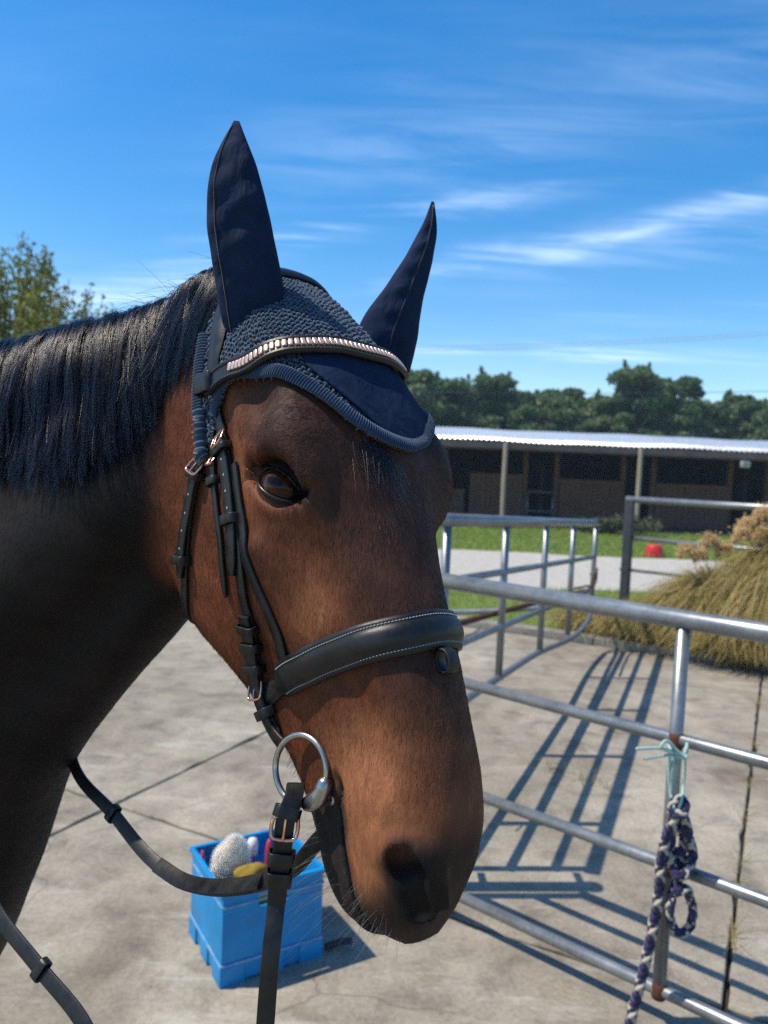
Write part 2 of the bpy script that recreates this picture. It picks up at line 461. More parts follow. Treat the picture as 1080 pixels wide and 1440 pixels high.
def nets_of(func, xs, ys, zs):
    """coarse-to-fine: only cells near the surface are evaluated exactly"""
    nx, ny, nz = len(xs), len(ys), len(zs)
    F = np.full((nx, ny, nz), 1.0, dtype=np.float32)
    B = 12
    blocks = []
    for i in range(0, nx, B):
        for j in range(0, ny, B):
            for k in range(0, nz, B):
                blocks.append((i, min(i + B, nx), j, min(j + B, ny), k, min(k + B, nz)))
    bc = np.array([[(xs[b[0]] + xs[b[1] - 1]) / 2, (ys[b[2]] + ys[b[3] - 1]) / 2, (zs[b[4]] + zs[b[5] - 1]) / 2] for b in blocks])
    br = np.array([np.linalg.norm([xs[b[1] - 1] - xs[b[0]], ys[b[3] - 1] - ys[b[2]], zs[b[5] - 1] - zs[b[4]]]) / 2 for b in blocks])
    fc = func(bc)
    near = np.abs(fc) < br * 1.3 + 0.015
    pts, spans = [], []
    for b, n, v in zip(blocks, near, fc):
        if not n:
            F[b[0]:b[1], b[2]:b[3], b[4]:b[5]] = v
            continue
        g = np.stack(np.meshgrid(xs[b[0]:b[1]], ys[b[2]:b[3]], zs[b[4]:b[5]], indexing='ij'), -1).reshape(-1, 3)
        pts.append(g); spans.append(b)
    for s in range(0, len(pts), 200):
        P = np.concatenate(pts[s:s + 200]); v = func(P); o = 0
        for b in spans[s:s + 200]:
            sh = (b[1] - b[0], b[3] - b[2], b[5] - b[4]); n = sh[0] * sh[1] * sh[2]
            F[b[0]:b[1], b[2]:b[3], b[4]:b[5]] = v[o:o + n].reshape(sh); o += n
    return surface_nets(xs, ys, zs, F)

def graded(segs):
    out = []
    for a, b, h in segs:
        n = max(2, int(round((b - a) / h)))
        out.append(np.linspace(a, b, n, endpoint=False))
    out.append([segs[-1][1]])
    return np.concatenate(out)

# ------------------------------------------------------------------ material helper
class NB:
    def __init__(self, name):
        self.m = bpy.data.materials.new(name); self.m.use_nodes = True
        self.nt = self.m.node_tree; self.nt.nodes.clear()
        self.out = self.nt.nodes.new('ShaderNodeOutputMaterial')
        self.b = self.nt.nodes.new('ShaderNodeBsdfPrincipled')
        self.nt.links.new(self.b.outputs[0], self.out.inputs[0])
    def n(self, t, **kw):
        nd = self.nt.nodes.new(t)
        for k, v in kw.items(): setattr(nd, k, v)
        return nd
    def put(self, sock, v):
        if hasattr(v, 'is_output') or isinstance(v, bpy.types.NodeSocket): self.nt.links.new(v, sock)
        elif isinstance(v, (tuple, list)) and len(v) == 3 and sock.type == 'RGBA': sock.default_value = (*v, 1)
        else: sock.default_value = v
    def coord(self, kind='Object', scale=(1, 1, 1), rot=(0, 0, 0)):
        tc = self.n('ShaderNodeTexCoord'); mp = self.n('ShaderNodeMapping')
        self.nt.links.new(tc.outputs[kind], mp.inputs[0]); mp.inputs['Scale'].default_value = scale; mp.inputs['Rotation'].default_value = rot
        return mp.outputs[0]
    def noise(self, vec, scale, detail=4, rough=0.55, dist=0.0):
        nd = self.n('ShaderNodeTexNoise'); self.put(nd.inputs['Vector'], vec)
        nd.inputs['Scale'].default_value = scale; nd.inputs['Detail'].default_value = detail; nd.inputs['Roughness'].default_value = rough; nd.inputs['Distortion'].default_value = dist
        return nd.outputs['Fac']
    def voro(self, vec, scale, feature='F1', out='Distance', rnd=1.0):
        nd = self.n('ShaderNodeTexVoronoi', feature=feature); self.put(nd.inputs['Vector'], vec); nd.inputs['Scale'].default_value = scale; nd.inputs['Randomness'].default_value = rnd
        return nd.outputs[out]
    def ramp(self, fac, stops):
        nd = self.n('ShaderNodeValToRGB'); self.put(nd.inputs[0], fac)
        el = nd.color_ramp.elements
        while len(el) < len(stops): el.new(0.5)
        for e, (p, c) in zip(el, stops):
            e.position = p; e.color = (*c[:3], 1) if not isinstance(c, float) else (c, c, c, 1)
        return nd.outputs[0]
    def mix(self, f, a, b, mode='MIX'):
        nd = self.n('ShaderNodeMix', data_type='RGBA', blend_type=mode)
        self.put(nd.inputs['Factor'], f); self.put(nd.inputs['A'], a); self.put(nd.inputs['B'], b)
        return nd.outputs['Result']
    def math(self, op, a, b=0.5, clamp=False):
        nd = self.n('ShaderNodeMath', operation=op, use_clamp=clamp); self.put(nd.inputs[0], a); self.put(nd.inputs[1], b)
        return nd.outputs[0]
    def maprange(self, v, a, b, c=0.0, d=1.0):
        nd = self.n('ShaderNodeMapRange'); self.put(nd.inputs[0], v)
        for i, x in enumerate((a, b, c, d)): nd.inputs[i + 1].default_value = x
        return nd.outputs[0]
    def attr(self, name, out='Color'):
        nd = self.n('ShaderNodeAttribute'); nd.attribute_name = name
        return nd.outputs[out]
    def bump(self, h, strength=0.3, dist=0.002, normal=None):
        nd = self.n('ShaderNodeBump'); self.put(nd.inputs['Height'], h); nd.inputs['Strength'].default_value = strength; nd.inputs['Distance'].default_value = dist
        if normal is not None: self.put(nd.inputs['Normal'], normal)
        return nd.outputs[0]
    def set(self, **kw):
        names = dict(color='Base Color', rough='Roughness', metal='Metallic', spec='Specular IOR Level', coat='Coat Weight', coatr='Coat Roughness', sheen='Sheen Weight', sheenr='Sheen Roughness', normal='Normal', sss='Subsurface Weight', aniso='Anisotropic', trans='Transmission Weight', ior='IOR')
        for k, v in kw.items(): self.put(self.b.inputs[names[k]], v)
        return self

def m_leather(name='black_leather', c0=(0.006, 0.0058, 0.0062), c1=(0.015, 0.0145, 0.015), rough=0.40):
    b = NB(name); v = b.coord()
    n1 = b.noise(v, 60, 5, 0.6); n2 = b.noise(v, 900, 3, 0.6); vo = b.voro(v, 1100)
    col_ = b.ramp(n1, [(0.35, c0), (0.75, c1)])
    wear = b.ramp(b.noise(v, 210, 4, 0.7), [(0.62, (0, 0, 0)), (0.78, (1, 1, 1))])
    col_ = b.mix(b.math('MULTIPLY', wear, 0.22), col_, (0.055, 0.050, 0.046))
    h = b.math('ADD', b.math('MULTIPLY', vo, 0.7), b.math('MULTIPLY', n2, 0.5))
    b.set(color=col_, rough=b.maprange(n1, 0.3, 0.8, rough - 0.08, rough + 0.16), spec=0.4, normal=b.bump(h, 0.22, 0.0006))
    return b.m
def m_metal(name, c, rough=0.25):
    b = NB(name); v = b.coord(); n1 = b.noise(v, 140, 5, 0.65)
    b.set(color=b.mix(b.maprange(n1, 0.4, 0.8), c, tuple(x * 0.6 for x in c[:3])), metal=1.0, rough=b.maprange(n1, 0.3, 0.8, rough - 0.06, rough + 0.14))
    return b.m
def m_knit(name, c, dark):
    b = NB(name); v = b.coord(); n1 = b.noise(v, 700, 4, 0.7); n2 = b.noise(v, 40, 3)
    b.set(color=b.mix(b.maprange(n1, 0.3, 0.75), dark, c), rough=0.9, spec=0.2, sheen=0.35, sheenr=0.5, normal=b.bump(n1, 0.5, 0.0008))
    return b.m
MAT = {}
MAT['leather'] = m_leather()
MAT['webbing'] = m_leather('webbing', (0.012, 0.0115, 0.012), (0.032, 0.03, 0.03), 0.7)
MAT['rose'] = m_metal('rose_gold', (0.78, 0.42, 0.31), 0.2)
MAT['steel'] = m_metal('bit_steel', (0.42, 0.41, 0.39), 0.3)
MAT['thread'] = m_knit('white_thread', (0.42, 0.41, 0.38), (0.25, 0.24, 0.22))
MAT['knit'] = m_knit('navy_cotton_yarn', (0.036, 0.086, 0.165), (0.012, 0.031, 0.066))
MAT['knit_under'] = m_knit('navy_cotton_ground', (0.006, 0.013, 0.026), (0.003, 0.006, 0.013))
MAT['trim'] = m_knit('navy_ribbed_trim', (0.032, 0.074, 0.145), (0.012, 0.029, 0.064))

def m_cloth():
    b = NB('navy_ear_fabric'); v = b.coord(); n1 = b.noise(v, 35, 4); n2 = b.noise(v, 1600, 2); n3 = b.noise(v, 300, 3, 0.75)
    c = b.mix(b.maprange(n1, 0.3, 0.7), (0.0068, 0.0150, 0.0400), (0.0110, 0.0235, 0.0580))
    c = b.mix(b.ramp(n3, [(0.68, (0, 0, 0)), (0.76, (0.35, 0.35, 0.35))]), c, (0.03, 0.045, 0.085))
    wrinkle = b.noise(b.coord(scale=(1, 1, 0.5)), 42, 3, 0.5, 0.4)
    b.set(color=c, rough=0.85, spec=0.12, normal=b.bump(wrinkle, 0.6, 0.009, b.bump(n2, 0.25, 0.0004)))
    return b.m
MAT['cloth'] = m_cloth()

def m_bead():
    b = NB('clincher_bead'); v = b.coord('Generated')
    b.set(color=(0.88, 0.60, 0.46), metal=0.7, rough=0.3)
    return b.m
MAT['bead'] = m_bead()

def m_skin():
    b = NB('bay_coat'); v = b.coord()
    c = b.attr('coat_colour')
    streak = b.noise(b.coord(scale=(260, 260, 60)), 1.0, 4, 0.7, 0.5)
    n2 = b.noise(v, 800, 3, 0.6)
    c2 = b.mix(0.7, c, b.mix(b.maprange(streak, 0.3, 0.75), (0.45, 0.45, 0.45), (1.1, 1.1, 1.1)), 'MULTIPLY')
    b.set(color=c2, rough=0.6, spec=0.16, normal=b.bump(b.math('ADD', streak, b.math('MULTIPLY', n2, 0.6)), 0.35, 0.0012))
    return b.m
def m_hair(name, use_attr=True, color=(0.02, 0.014, 0.012), rough=0.36, radial=0.55, ior=1.5):
    b = NB(name); nt = b.nt
    h = nt.nodes.new('ShaderNodeBsdfHairPrincipled'); h.parametrization = 'COLOR'
    if use_attr: nt.links.new(b.attr('coat_colour'), h.inputs['Color'])
    else: h.inputs['Color'].default_value = (*color, 1)
    h.inputs['IOR'].default_value = ior; h.inputs['Roughness'].default_value = rough; h.inputs['Radial Roughness'].default_value = radial
    if 'Random Roughness' in h.inputs: h.inputs['Random Roughness'].default_value = 0.25
    if 'Random Color' in h.inputs: h.inputs['Random Color'].default_value = 0.1
    nt.links.new(h.outputs[0], b.out.inputs[0]); nt.nodes.remove(b.b)
    return b.m
MAT['skin'] = m_skin()
_ch = NB('coat_hair'); _ch.set(color=_ch.attr('coat_colour'), rough=0.42, spec=0.28); MAT['coat_hair'] = _ch.m
MAT['mane_hair'] = m_hair('mane_hair', True, rough=0.13, radial=0.3, ior=1.36)
MAT['whisker'] = m_hair('whisker_hair', False, (0.03, 0.026, 0.022), 0.4)

def m_eye():
    b = NB('horse_eye'); tc = b.n('ShaderNodeTexCoord'); s = b.n('ShaderNodeSeparateXYZ'); b.put(s.inputs[0], tc.outputs['Object'])
    x = b.math('DIVIDE', s.outputs[0], 0.0165); y = b.math('DIVIDE', s.outputs[1], 0.0135)
    r = b.math('SQRT', b.math('ADD', b.math('MULTIPLY', x, x), b.math('MULTIPLY', y, y)))
    px = b.math('DIVIDE', s.outputs[0], 0.0085); py = b.math('DIVIDE', s.outputs[1], 0.0042)
    pr = b.math('SQRT', b.math('ADD', b.math('MULTIPLY', px, px), b.math('MULTIPLY', py, py)))
    n1 = b.noise(b.coord(), 260, 4, 0.7)
    iris = b.mix(n1, (0.022, 0.008, 0.004), (0.065, 0.022, 0.010))
    c = b.mix(b.maprange(r, 0.9, 1.05), iris, (0.012, 0.007, 0.006))
    c = b.mix(b.maprange(pr, 0.85, 1.1), (0.004, 0.004, 0.007), c)
    b.set(color=c, rough=0.10, spec=0.20)
    return b.m
MAT['eye'] = m_eye()
def m_plain(name, c, rough=0.5, **kw):
    b = NB(name); v = b.coord(); n1 = b.noise(v, 30, 5, 0.6)
    b.set(color=b.mix(b.maprange(n1, 0.3, 0.75), tuple(x * 0.75 for x in c), c), rough=rough, **kw)
    return b.m
MAT['lid'] = m_plain('eyelid_margin', (0.012, 0.011, 0.012), 0.28)

# ------------------------------------------------------------------ the horse's body: one continuous surface
def ax_grid(segs, boxes):
    out = []
    for a, b, h in segs:
        cuts = sorted({a, b, *[c for lo, hi, e in boxes for c in (lo, hi) if a < c < b]})
        for lo, hi in zip(cuts[:-1], cuts[1:]):
            m = (lo + hi) / 2
            out.append((lo, hi, min([h] + [e for l, u, e in boxes if l < m < u])))
    return graded(out)
FINE = 0.003
_ew = to_world(EYE_C + EN * 2.0); _nw = to_world((55.5, -6, 5))
gx = ax_grid([(-2.9, -.75, .03), (-.75, -.34, .008), (-.34, .16, FINE)], [(_ew[0] - .035, _ew[0] + .035, .0014), (_nw[0] - .03, _nw[0] + .03, .002)])
gy = ax_grid([(.48, .98, FINE), (.98, 1.25, .008), (1.25, 2.7, .03)], [(_ew[1] - .03, _ew[1] + .03, .0014), (_nw[1] - .03, _nw[1] + .03, .002)])
gz = ax_grid([(-.02, .9, .02), (.9, 1.15, .008), (1.15, 1.86, FINE)], [(_ew[2] - .03, _ew[2] + .03, .0014), (_nw[2] - .035, _nw[2] + .035, .002)])
HV, HQ = nets_of(f_horse, gx, gy, gz)

def vnoise(P, scale, seed=0):
    """cheap smooth value noise from a few sines, -1..1"""
    r = np.random.default_rng(seed); s = np.zeros(len(P))
    for k in range(6):
        d = r.normal(size=3); d /= np.linalg.norm(d); s += np.sin(P @ d * scale * (0.6 + 0.25 * k) + r.uniform(0, 6.28) + 1.3 * np.sin(P @ r.normal(size=3) * scale * 0.4))
    return s / 3.2
def ss(x, a, b):
    t = np.clip((x - a) / (b - a), 0, 1); return t * t * (3 - 2 * t)
def coat_colour(P):
    q = to_local(P); a, d, l = q[:, 0], q[:, 1], np.abs(q[:, 2])
    bay = np.array([0.140, 0.044, 0.0190]); tan = np.array([0.37, 0.150, 0.068]); red = np.array([0.145, 0.041, 0.0165]); dark = np.array([0.050, 0.0240, 0.0180]); black = np.array([0.0085, 0.0075, 0.0075]); grey = np.array([0.055, 0.050, 0.048])
    n1 = vnoise(P, 28, 1); n2 = vnoise(P, 90, 2); n3 = vnoise(P, 260, 3)
    c = np.tile(bay, (len(P), 1))
    def mixc(w, k):
        nonlocal c
        w = np.clip(w, 0, 1)[:, None]; c = c * (1 - w) + k * w
    # dark front of the face and forehead, brown flanks
    mixc(0.78 * ss(d + 0.5 * n1, -5.5, 0.5) * (1 - ss(a, 43, 50)), dark)
    mixc(0.75 * (1 - ss(a + 1.0 * n1, 17, 23)) * ss(d, -8, -2), dark * 0.9)
    mixc(0.75 * np.exp(-((a - 34) / 4.5) ** 2 - ((d + 6) / 2.2) ** 2) * (0.7 + 0.5 * n1), tan * 0.8)
    mixc(0.5 * np.exp(-((a - 31) / 8) ** 2) * (1 - ss(d, -14, -9)) , red)
    mixc(0.6 * (1 - ss(a, 8, 30)) * (1 - ss(d, -14, -8)), red * 0.85)
    mixc(0.9 * (1 - ss(a, 1, 6)), black * 1.2)
    c *= (1 + 0.30 * n1 * ss(a, 15, 25))[:, None]
    # round the eye
    p = q.copy(); p[:, 2] = l; p = p - EYE_C; u, v, w = p @ E1, p @ E2, p @ EN
    e = np.sqrt((u / 3.7) ** 2 + (v / 2.3) ** 2)
    ue, le = lid_edges(u); inlid = np.maximum(np.maximum(v - ue, (le - v) * 2.2), np.abs(u) - 3.0)
    mixc(0.92 * (1 - ss(inlid + 0.12 * n2, 0.7, 1.25)) * ss(w, 0, 1.0), black * 2.6)
    mixc(0.6 * np.exp(-((u - 3.4) / 1.3) ** 2 - ((v + 0.1) / 1.0) ** 2) * ss(w, 0, 1.0), black * 2)
    mixc(0.5 * np.exp(-((u + 1.0) / 1.6) ** 2 - ((v + 2.1) / 0.6) ** 2) * ss(w, 0, 1.0), bay * 1.5)
    # muzzle: tan above, black nostrils, lips and chin
    mixc(0.95 * ss(a, 41, 48) * 1.0 * ss(d, -14, -9) * (1 - 0.75 * ss(d + 0.6 * n1, -5.0, -1.5)) * (0.85 + 0.15 * n1), tan)
    mixc(0.55 * np.exp(-((a - 17) / 5) ** 2 - ((d + 8.4) / 1.2) ** 2), tan * 0.9)
    mixc(0.9 * ss(a + 0.6 * n1 + 0.34 * np.clip(d + 9, -4, 6), 54.6, 58.2), black * 1.6)
    nd = cap(np.stack([a, d, l], 1), (56.0, -4.8, 4.7), (59.5, -5.8, 3.5), 1.5, 1.2)
    mixc(0.97 * (1 - ss(nd + 0.25 * n2, 0.2, 1.9)), black)
    ym = np.interp(a, [47.5, 50, 53, 57, 60, 63], [-10.3, -11.7, -12.7, -13.1, -12.7, -12.0])
    lipw = (1 - ss(d - ym + 0.3 * n2, 0.6, 2.3)) * ss(a, 47.0, 49.0)
    mixc(0.85 * lipw, grey * 0.62)
    mixc(0.5 * lipw * ss(n3, 0.2, 0.9), grey * 1.3)
    mixc(0.8 * ss(a, 48, 51) * (1 - ss(d - ym, -0.6, 0.2)), black * 2.4)
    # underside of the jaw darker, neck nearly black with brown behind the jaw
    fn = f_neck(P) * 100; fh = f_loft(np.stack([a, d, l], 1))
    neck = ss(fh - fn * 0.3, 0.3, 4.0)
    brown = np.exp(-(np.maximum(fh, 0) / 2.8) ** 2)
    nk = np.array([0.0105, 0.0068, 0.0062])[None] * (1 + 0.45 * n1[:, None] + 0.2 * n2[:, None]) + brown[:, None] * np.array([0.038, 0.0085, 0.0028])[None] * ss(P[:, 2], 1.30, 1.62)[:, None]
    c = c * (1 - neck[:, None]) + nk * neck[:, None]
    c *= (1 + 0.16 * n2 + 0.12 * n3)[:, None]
    return np.clip(c, 0.002, 0.6)

def set_col(me, c, domain='POINT', name='coat_colour'):
    at = me.attributes.new(name, 'FLOAT_COLOR', domain)
    rgba = np.ones((len(c), 4), dtype=np.float32); rgba[:, :3] = c
    at.data.foreach_set('color', rgba.ravel())

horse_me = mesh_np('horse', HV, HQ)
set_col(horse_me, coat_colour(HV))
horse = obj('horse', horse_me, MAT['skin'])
tag(horse, 'dark bay horse with black mane, turning its bridled head towards the gate', 'horse')
_tri = np.concatenate([HQ[:, [0, 1, 2]], HQ[:, [0, 2, 3]]])
_keep = HV[_tri[:, 0], 0] > -0.8
BVH = BVHTree.FromPolygons(HV.tolist(), _tri[_keep].tolist())

def snap(P, off=0.0):
    loc, nor, _, _ = BVH.find_nearest(Vector(P))
    # outward normal from the field
    return np.array(loc) + np.array(nor) * off, np.array(nor)
def unit(v):
    v = np.asarray(v, float); return v / np.maximum(np.linalg.norm(v, axis=-1, keepdims=True), 1e-9)
def resample(P, n, closed=False):
    P = np.asarray(P, float)
    if closed: P = np.concatenate([P, P[:1]])
    t = np.concatenate([[0], np.cumsum(np.linalg.norm(np.diff(P, axis=0), axis=1))])
    if closed:
        k = 3
        Pe = np.concatenate([P[-1 - k:-1], P, P[1:k + 1]]); te = np.concatenate([t[-1 - k:-1] - t[-1], t, t[1:k + 1] + t[-1]])
        return crspline(te, Pe, np.linspace(0, t[-1], n, endpoint=False))
    return crspline(t, P, np.linspace(0, t[-1], n))
def smooth(P, it=2, closed=False):
    P = P.copy()
    for _ in range(it):
        if closed: P = 0.5 * P + 0.25 * (np.roll(P, 1, 0) + np.roll(P, -1, 0))
        else: P[1:-1] = 0.5 * P[1:-1] + 0.25 * (P[:-2] + P[2:])
    return P
def on_head(local_pts, n=60, off=0.0005, closed=False, sm=4):
    """a path laid on the horse through points given in head coordinates (cm)"""
    W = resample(np.array([to_world(p) for p in local_pts]), n, closed)
    S = [snap(p, off) for p in W]
    P = np.array([s[0] for s in S]); N = np.array([s[1] for s in S])
    P = smooth(P, sm, closed); N = unit(smooth(N, 12, closed))
    return P, N
def frames(P, N, closed=False):
    if closed: T = unit(np.roll(P, -1, 0) - np.roll(P, 1, 0))
    else: T = unit(np.gradient(P, axis=0))
    N = unit(N - T * (N * T).sum(1)[:, None]); B = np.cross(T, N)
    return T, N, B
def sweep(P, N, prof, closed=False, sw=None, sh=None, capped=True):
    """prof: closed loop of (across, out) ; returns V, F"""
    T, N, B = frames(P, N, closed)
    prof = np.asarray(prof, float); k = len(prof); n = len(P)
    sw = np.ones(n) if sw is None else sw; sh = np.ones(n) if sh is None else sh
    V = P[:, None] + B[:, None] * (prof[None, :, 0] * sw[:, None])[..., None] + N[:, None] * (prof[None, :, 1] * sh[:, None])[..., None]
    V = V.reshape(-1, 3); F = []
    m = n if closed else n - 1
    for i in range(m):
        j = (i + 1) % n
        for c in range(k):
            d = (c + 1) % k
            F.append((i * k + c, i * k + d, j * k + d, j * k + c))
    if not closed and capped:
        F.append(tuple(range(k - 1, -1, -1))); F.append(tuple(range((n - 1) * k, n * k)))
    return V, F
def flat_prof(w, t, r=None):
    r = min(w, t) * 0.38 if r is None else r; h = w / 2
    return [(-h, r), (-h + r * 0.3, r * 0.3), (-h + r, 0), (h - r, 0), (h - r * 0.3, r * 0.3), (h, r), (h, t - r), (h - r * 0.3, t - r * 0.3), (h - r, t), (0, t * 1.04), (-h + r, t), (-h + r * 0.3, t - r * 0.3), (-h, t - r)]
def round_prof(r, k=10):
    a = np.linspace(0, 2 * np.pi, k, endpoint=False); return np.stack([np.cos(a) * r, np.sin(a) * r], 1)
def tube(P, r, k=10, closed=False, taper=None):
    P = np.asarray(P, float)
    T = unit(np.gradient(P, axis=0)) if not closed else unit(np.roll(P, -1, 0) - np.roll(P, 1, 0))
    ref = np.array([0.3, 0.2, 0.93]); N = np.zeros_like(P); v = np.cross(T[0], ref); v = v / np.linalg.norm(v) if np.linalg.norm(v) > 0.1 else unit(np.cross(T[0], (1.0, 0, 0)))
    for i in range(len(P)):
        v = unit(v - T[i] * (v @ T[i])); N[i] = v
    return sweep(P, N, round_prof(r, k), closed, taper, taper)
class Geo:
    def __init__(self): self.V, self.F, self.n = [], [], 0
    def add(self, VF):
        V, F = VF; V = np.asarray(V); self.V.append(V); self.F += [tuple(i + self.n for i in f) for f in F]; self.n += len(V); return self
    def build(self, name, mat, parent=None, smooth_=True):
        o = obj(name, mesh_np(name, np.concatenate(self.V), self.F, smooth_), mat)
        if parent is not None: set_world(o, parent)
        return o
def part(name, VF, mat, parent, smooth_=True, edge=None):
    g = Geo().add(VF); o = g.build(name, mat, parent, smooth_)
    if edge: o.data.set_sharp_from_angle(angle=R(edge))
    return o
def rounded_box(c, half, ax, bev=0.2):
    """box with chamfered edges; ax rows = three unit axes"""
    ax = np.asarray(ax, float); h = np.asarray(half, float); b = min(h) * bev
    V, F = [], []
    me = bmesh.new(); bmesh.ops.create_cube(me, size=2)
    for v in me.verts: v.co = Vector((v.co.x * h[0], v.co.y * h[1], v.co.z * h[2]))
    bmesh.ops.bevel(me, geom=list(me.edges), offset=b, segments=2, affect='EDGES', profile=0.6)
    me.verts.index_update()
    V = np.array([np.asarray(c) + np.array(v.co) @ ax for v in me.verts]); F = [tuple(v.index for v in f.verts) for f in me.faces]
    me.free(); return V, F
def hair_obj(name, P, r0, r1, mat, parent=None, colr=None):
    n, k, _ = P.shape
    cu = bpy.data.hair_curves.new(name)
    cu.add_curves([k] * n)
    cu.attributes['position'].data.foreach_set('vector', P.astype(np.float32).ravel())
    ra = cu.attributes.get('radius') or cu.attributes.new('radius', 'FLOAT', 'POINT')
    t = np.linspace(0, 1, k)
    rr = np.broadcast_to((np.asarray(r0).reshape(-1, 1) * (1 - t) + np.asarray(r1).reshape(-1, 1) * t), (n, k)) if np.ndim(r0) else np.broadcast_to(r0 * (1 - t) + r1 * t, (n, k))
    ra.data.foreach_set('value', np.ascontiguousarray(rr, dtype=np.float32).ravel())
    if colr is not None:
        set_col(cu, colr, 'CURVE')
    cu.materials.append(mat)
    o = bpy.data.objects.new(name, cu); col.objects.link(o)
    if parent is not None: o.parent = parent
    return o

# eyes
for side in (1, -1):
    S = np.array([1, 1, side])
    e1, e2, en = (E1 * S) @ HM, (E2 * S) @ HM, (EN * S) @ HM
    if side < 0: e1 = -e1
    g = bmesh.new(); bmesh.ops.create_uvsphere(g, u_segments=40, v_segments=28, radius=EYE_R * 0.01)
    for v in g.verts:                                        # bulging cornea
        rr = math.hypot(v.co.x, v.co.y)
        if v.co.z > 0: v.co.z += 0.0018 * max(0, 1 - (rr / 0.015) ** 2)
    me = bpy.data.meshes.new('eye'); g.to_mesh(me); g.free()
    me.polygons.foreach_set('use_smooth', [True] * len(me.polygons))
    e = obj('eye', me, MAT['eye'], horse)
    M = Matrix(((e1[0], e2[0], en[0], 0), (e1[1], e2[1], en[1], 0), (e1[2], e2[2], en[2], 0), (0, 0, 0, 1)))
    M.translation = Vector(to_world(EYE_C * S)); e.matrix_basis = M
    # wet margins of the lids and lashes
    u = np.linspace(-2.95, 2.95, 44); up_e, lo_e = lid_edges(u); loop_uv = np.concatenate([np.stack([u, up_e * 0.98 - 0.02], 1), np.stack([u, lo_e * 0.99 + 0.02], 1)[::-1][1:-1]])
    w = np.sqrt(np.maximum(2.78 ** 2 - loop_uv[:, 0] ** 2 - loop_uv[:, 1] ** 2, 0.02))
    q = EYE_C + loop_uv[:, :1] * E1 + loop_uv[:, 1:] * E2 + w[:, None] * EN
    part('eyelid_margin', tube(smooth(to_world(q * S), 3, True), 0.0016, 8, True), MAT['lid'], horse)
    n = 130; us = rng.uniform(-2.0, 2.4, n); vs = lid_edges(us)[0] + 0.05
    base = EYE_C + us[:, None] * E1 + vs[:, None] * E2 + np.sqrt(np.maximum(2.9 ** 2 - us ** 2 - vs ** 2, 0.1))[:, None] * EN
    ln = rng.uniform(0.9, 1.7, n)[:, None]; t = np.linspace(0, 1, 6)
    dirv = unit(EN * 0.75 + (us * 0.18)[:, None] * E1 + E2 * -0.25 + rng.normal(0, .12, (n, 3)))
    Lh = base[:, None] + (t[None, :, None] * ln[:, None]) * dirv[:, None] + (t[None, :, None] ** 2 * ln[:, None]) * (E2 * -0.38)
    hair_obj('eyelashes', to_world(Lh * S), 0.00016, 0.00004, MAT['mane_hair'], horse, np.tile((0.012, 0.010, 0.010), (n, 1)))

# short coat: hairs scattered over the head and the near part of the neck
def scatter_faces(V, Q, n, mask):
    A, B, C_, D = (V[Q[mask][:, i]] for i in range(4))
    area = np.linalg.norm(np.cross(C_ - A, D - B), axis=1) / 2
    i = rng.choice(len(area), n, p=area / area.sum()); u, v = rng.random((2, n))[..., None]
    P = (A[i] * (1 - u) + B[i] * u) * (1 - v) + (D[i] * (1 - u) + C_[i] * u) * v
    return P, unit(np.cross(C_[i] - A[i], D[i] - B[i]))
_fc = HV[HQ].mean(1); _ql = to_local(_fc)
_hood = (_ql[:, 0] < 9) & (_ql[:, 0] > -6) & (_ql[:, 1] > -9)
_hm = (_ql[:, 0] > 2) & (np.abs(_ql[:, 2]) < 16) & (_ql[:, 1] > -32) & ~_hood
_nm = (_fc[:, 0] > -0.75) & ~_hm & ~_hood & (_fc[:, 2] > 0.85)
# thinner on the side turned away
def coat(n, mask, length):
    P, N = scatter_faces(HV, HQ, n, mask)
    q = to_local(P)
    S = np.sign(q[:, 2])
    flow_head = np.stack([np.ones(n), -0.35 - 0.5 * ss(-q[:, 1], 8, 20), 0.1 * S], 1) @ HM
    # whorl between the eyes: hair above it grows upward
    upw = (1 - ss(q[:, 0], 20, 25)) * ss(q[:, 1], -3, 0.5)
    flow_head = flow_head * (1 - 1.6 * upw)[:, None] + (np.stack([np.zeros(n), np.zeros(n), q[:, 2] * 0.25], 1) @ HM) * upw[:, None]
    flow_neck = np.tile(np.array([-0.35, 0.05, -0.9]), (n, 1))
    wn = ss(f_loft(np.stack([q[:, 0], q[:, 1], np.abs(q[:, 2])], 1)), 0.3, 3.0)[:, None]
    T = flow_head * (1 - wn) + flow_neck * wn
    T = T + 0.22 * np.stack([vnoise(P, 60, 11), vnoise(P, 60, 12), vnoise(P, 60, 13)], 1) + rng.normal(0, .13, (n, 3))
    T = unit(T - N * (T * N).sum(1)[:, None])
    ln = length * rng.uniform(0.55, 1.25, n) * (1 - 0.45 * ss(q[:, 0], 46, 56))
    lift = rng.uniform(0.10, 0.30, n)[:, None]
    t = np.array([0.0, 0.5, 1.0])
    Pp = P[:, None] - N[:, None] * 0.0004 + T[:, None] * (t[None, :, None] * ln[:, None, None]) + N[:, None] * ((t - 0.45 * t * t)[None, :, None] * (ln[:, None] * lift)[..., None])
    c = coat_colour(P) * rng.uniform(0.55, 1.5, n)[:, None] * 1.1
    return Pp, c
Pa, ca = coat(190000, _hm, 0.0062)
Pb, cb_ = coat(70000, _nm, 0.008)
# a light fringe under the jaw
hair_obj('coat_hair', np.concatenate([Pa, Pb]), 0.00013, 0.00003, MAT['coat_hair'], horse, np.concatenate([ca, cb_]))

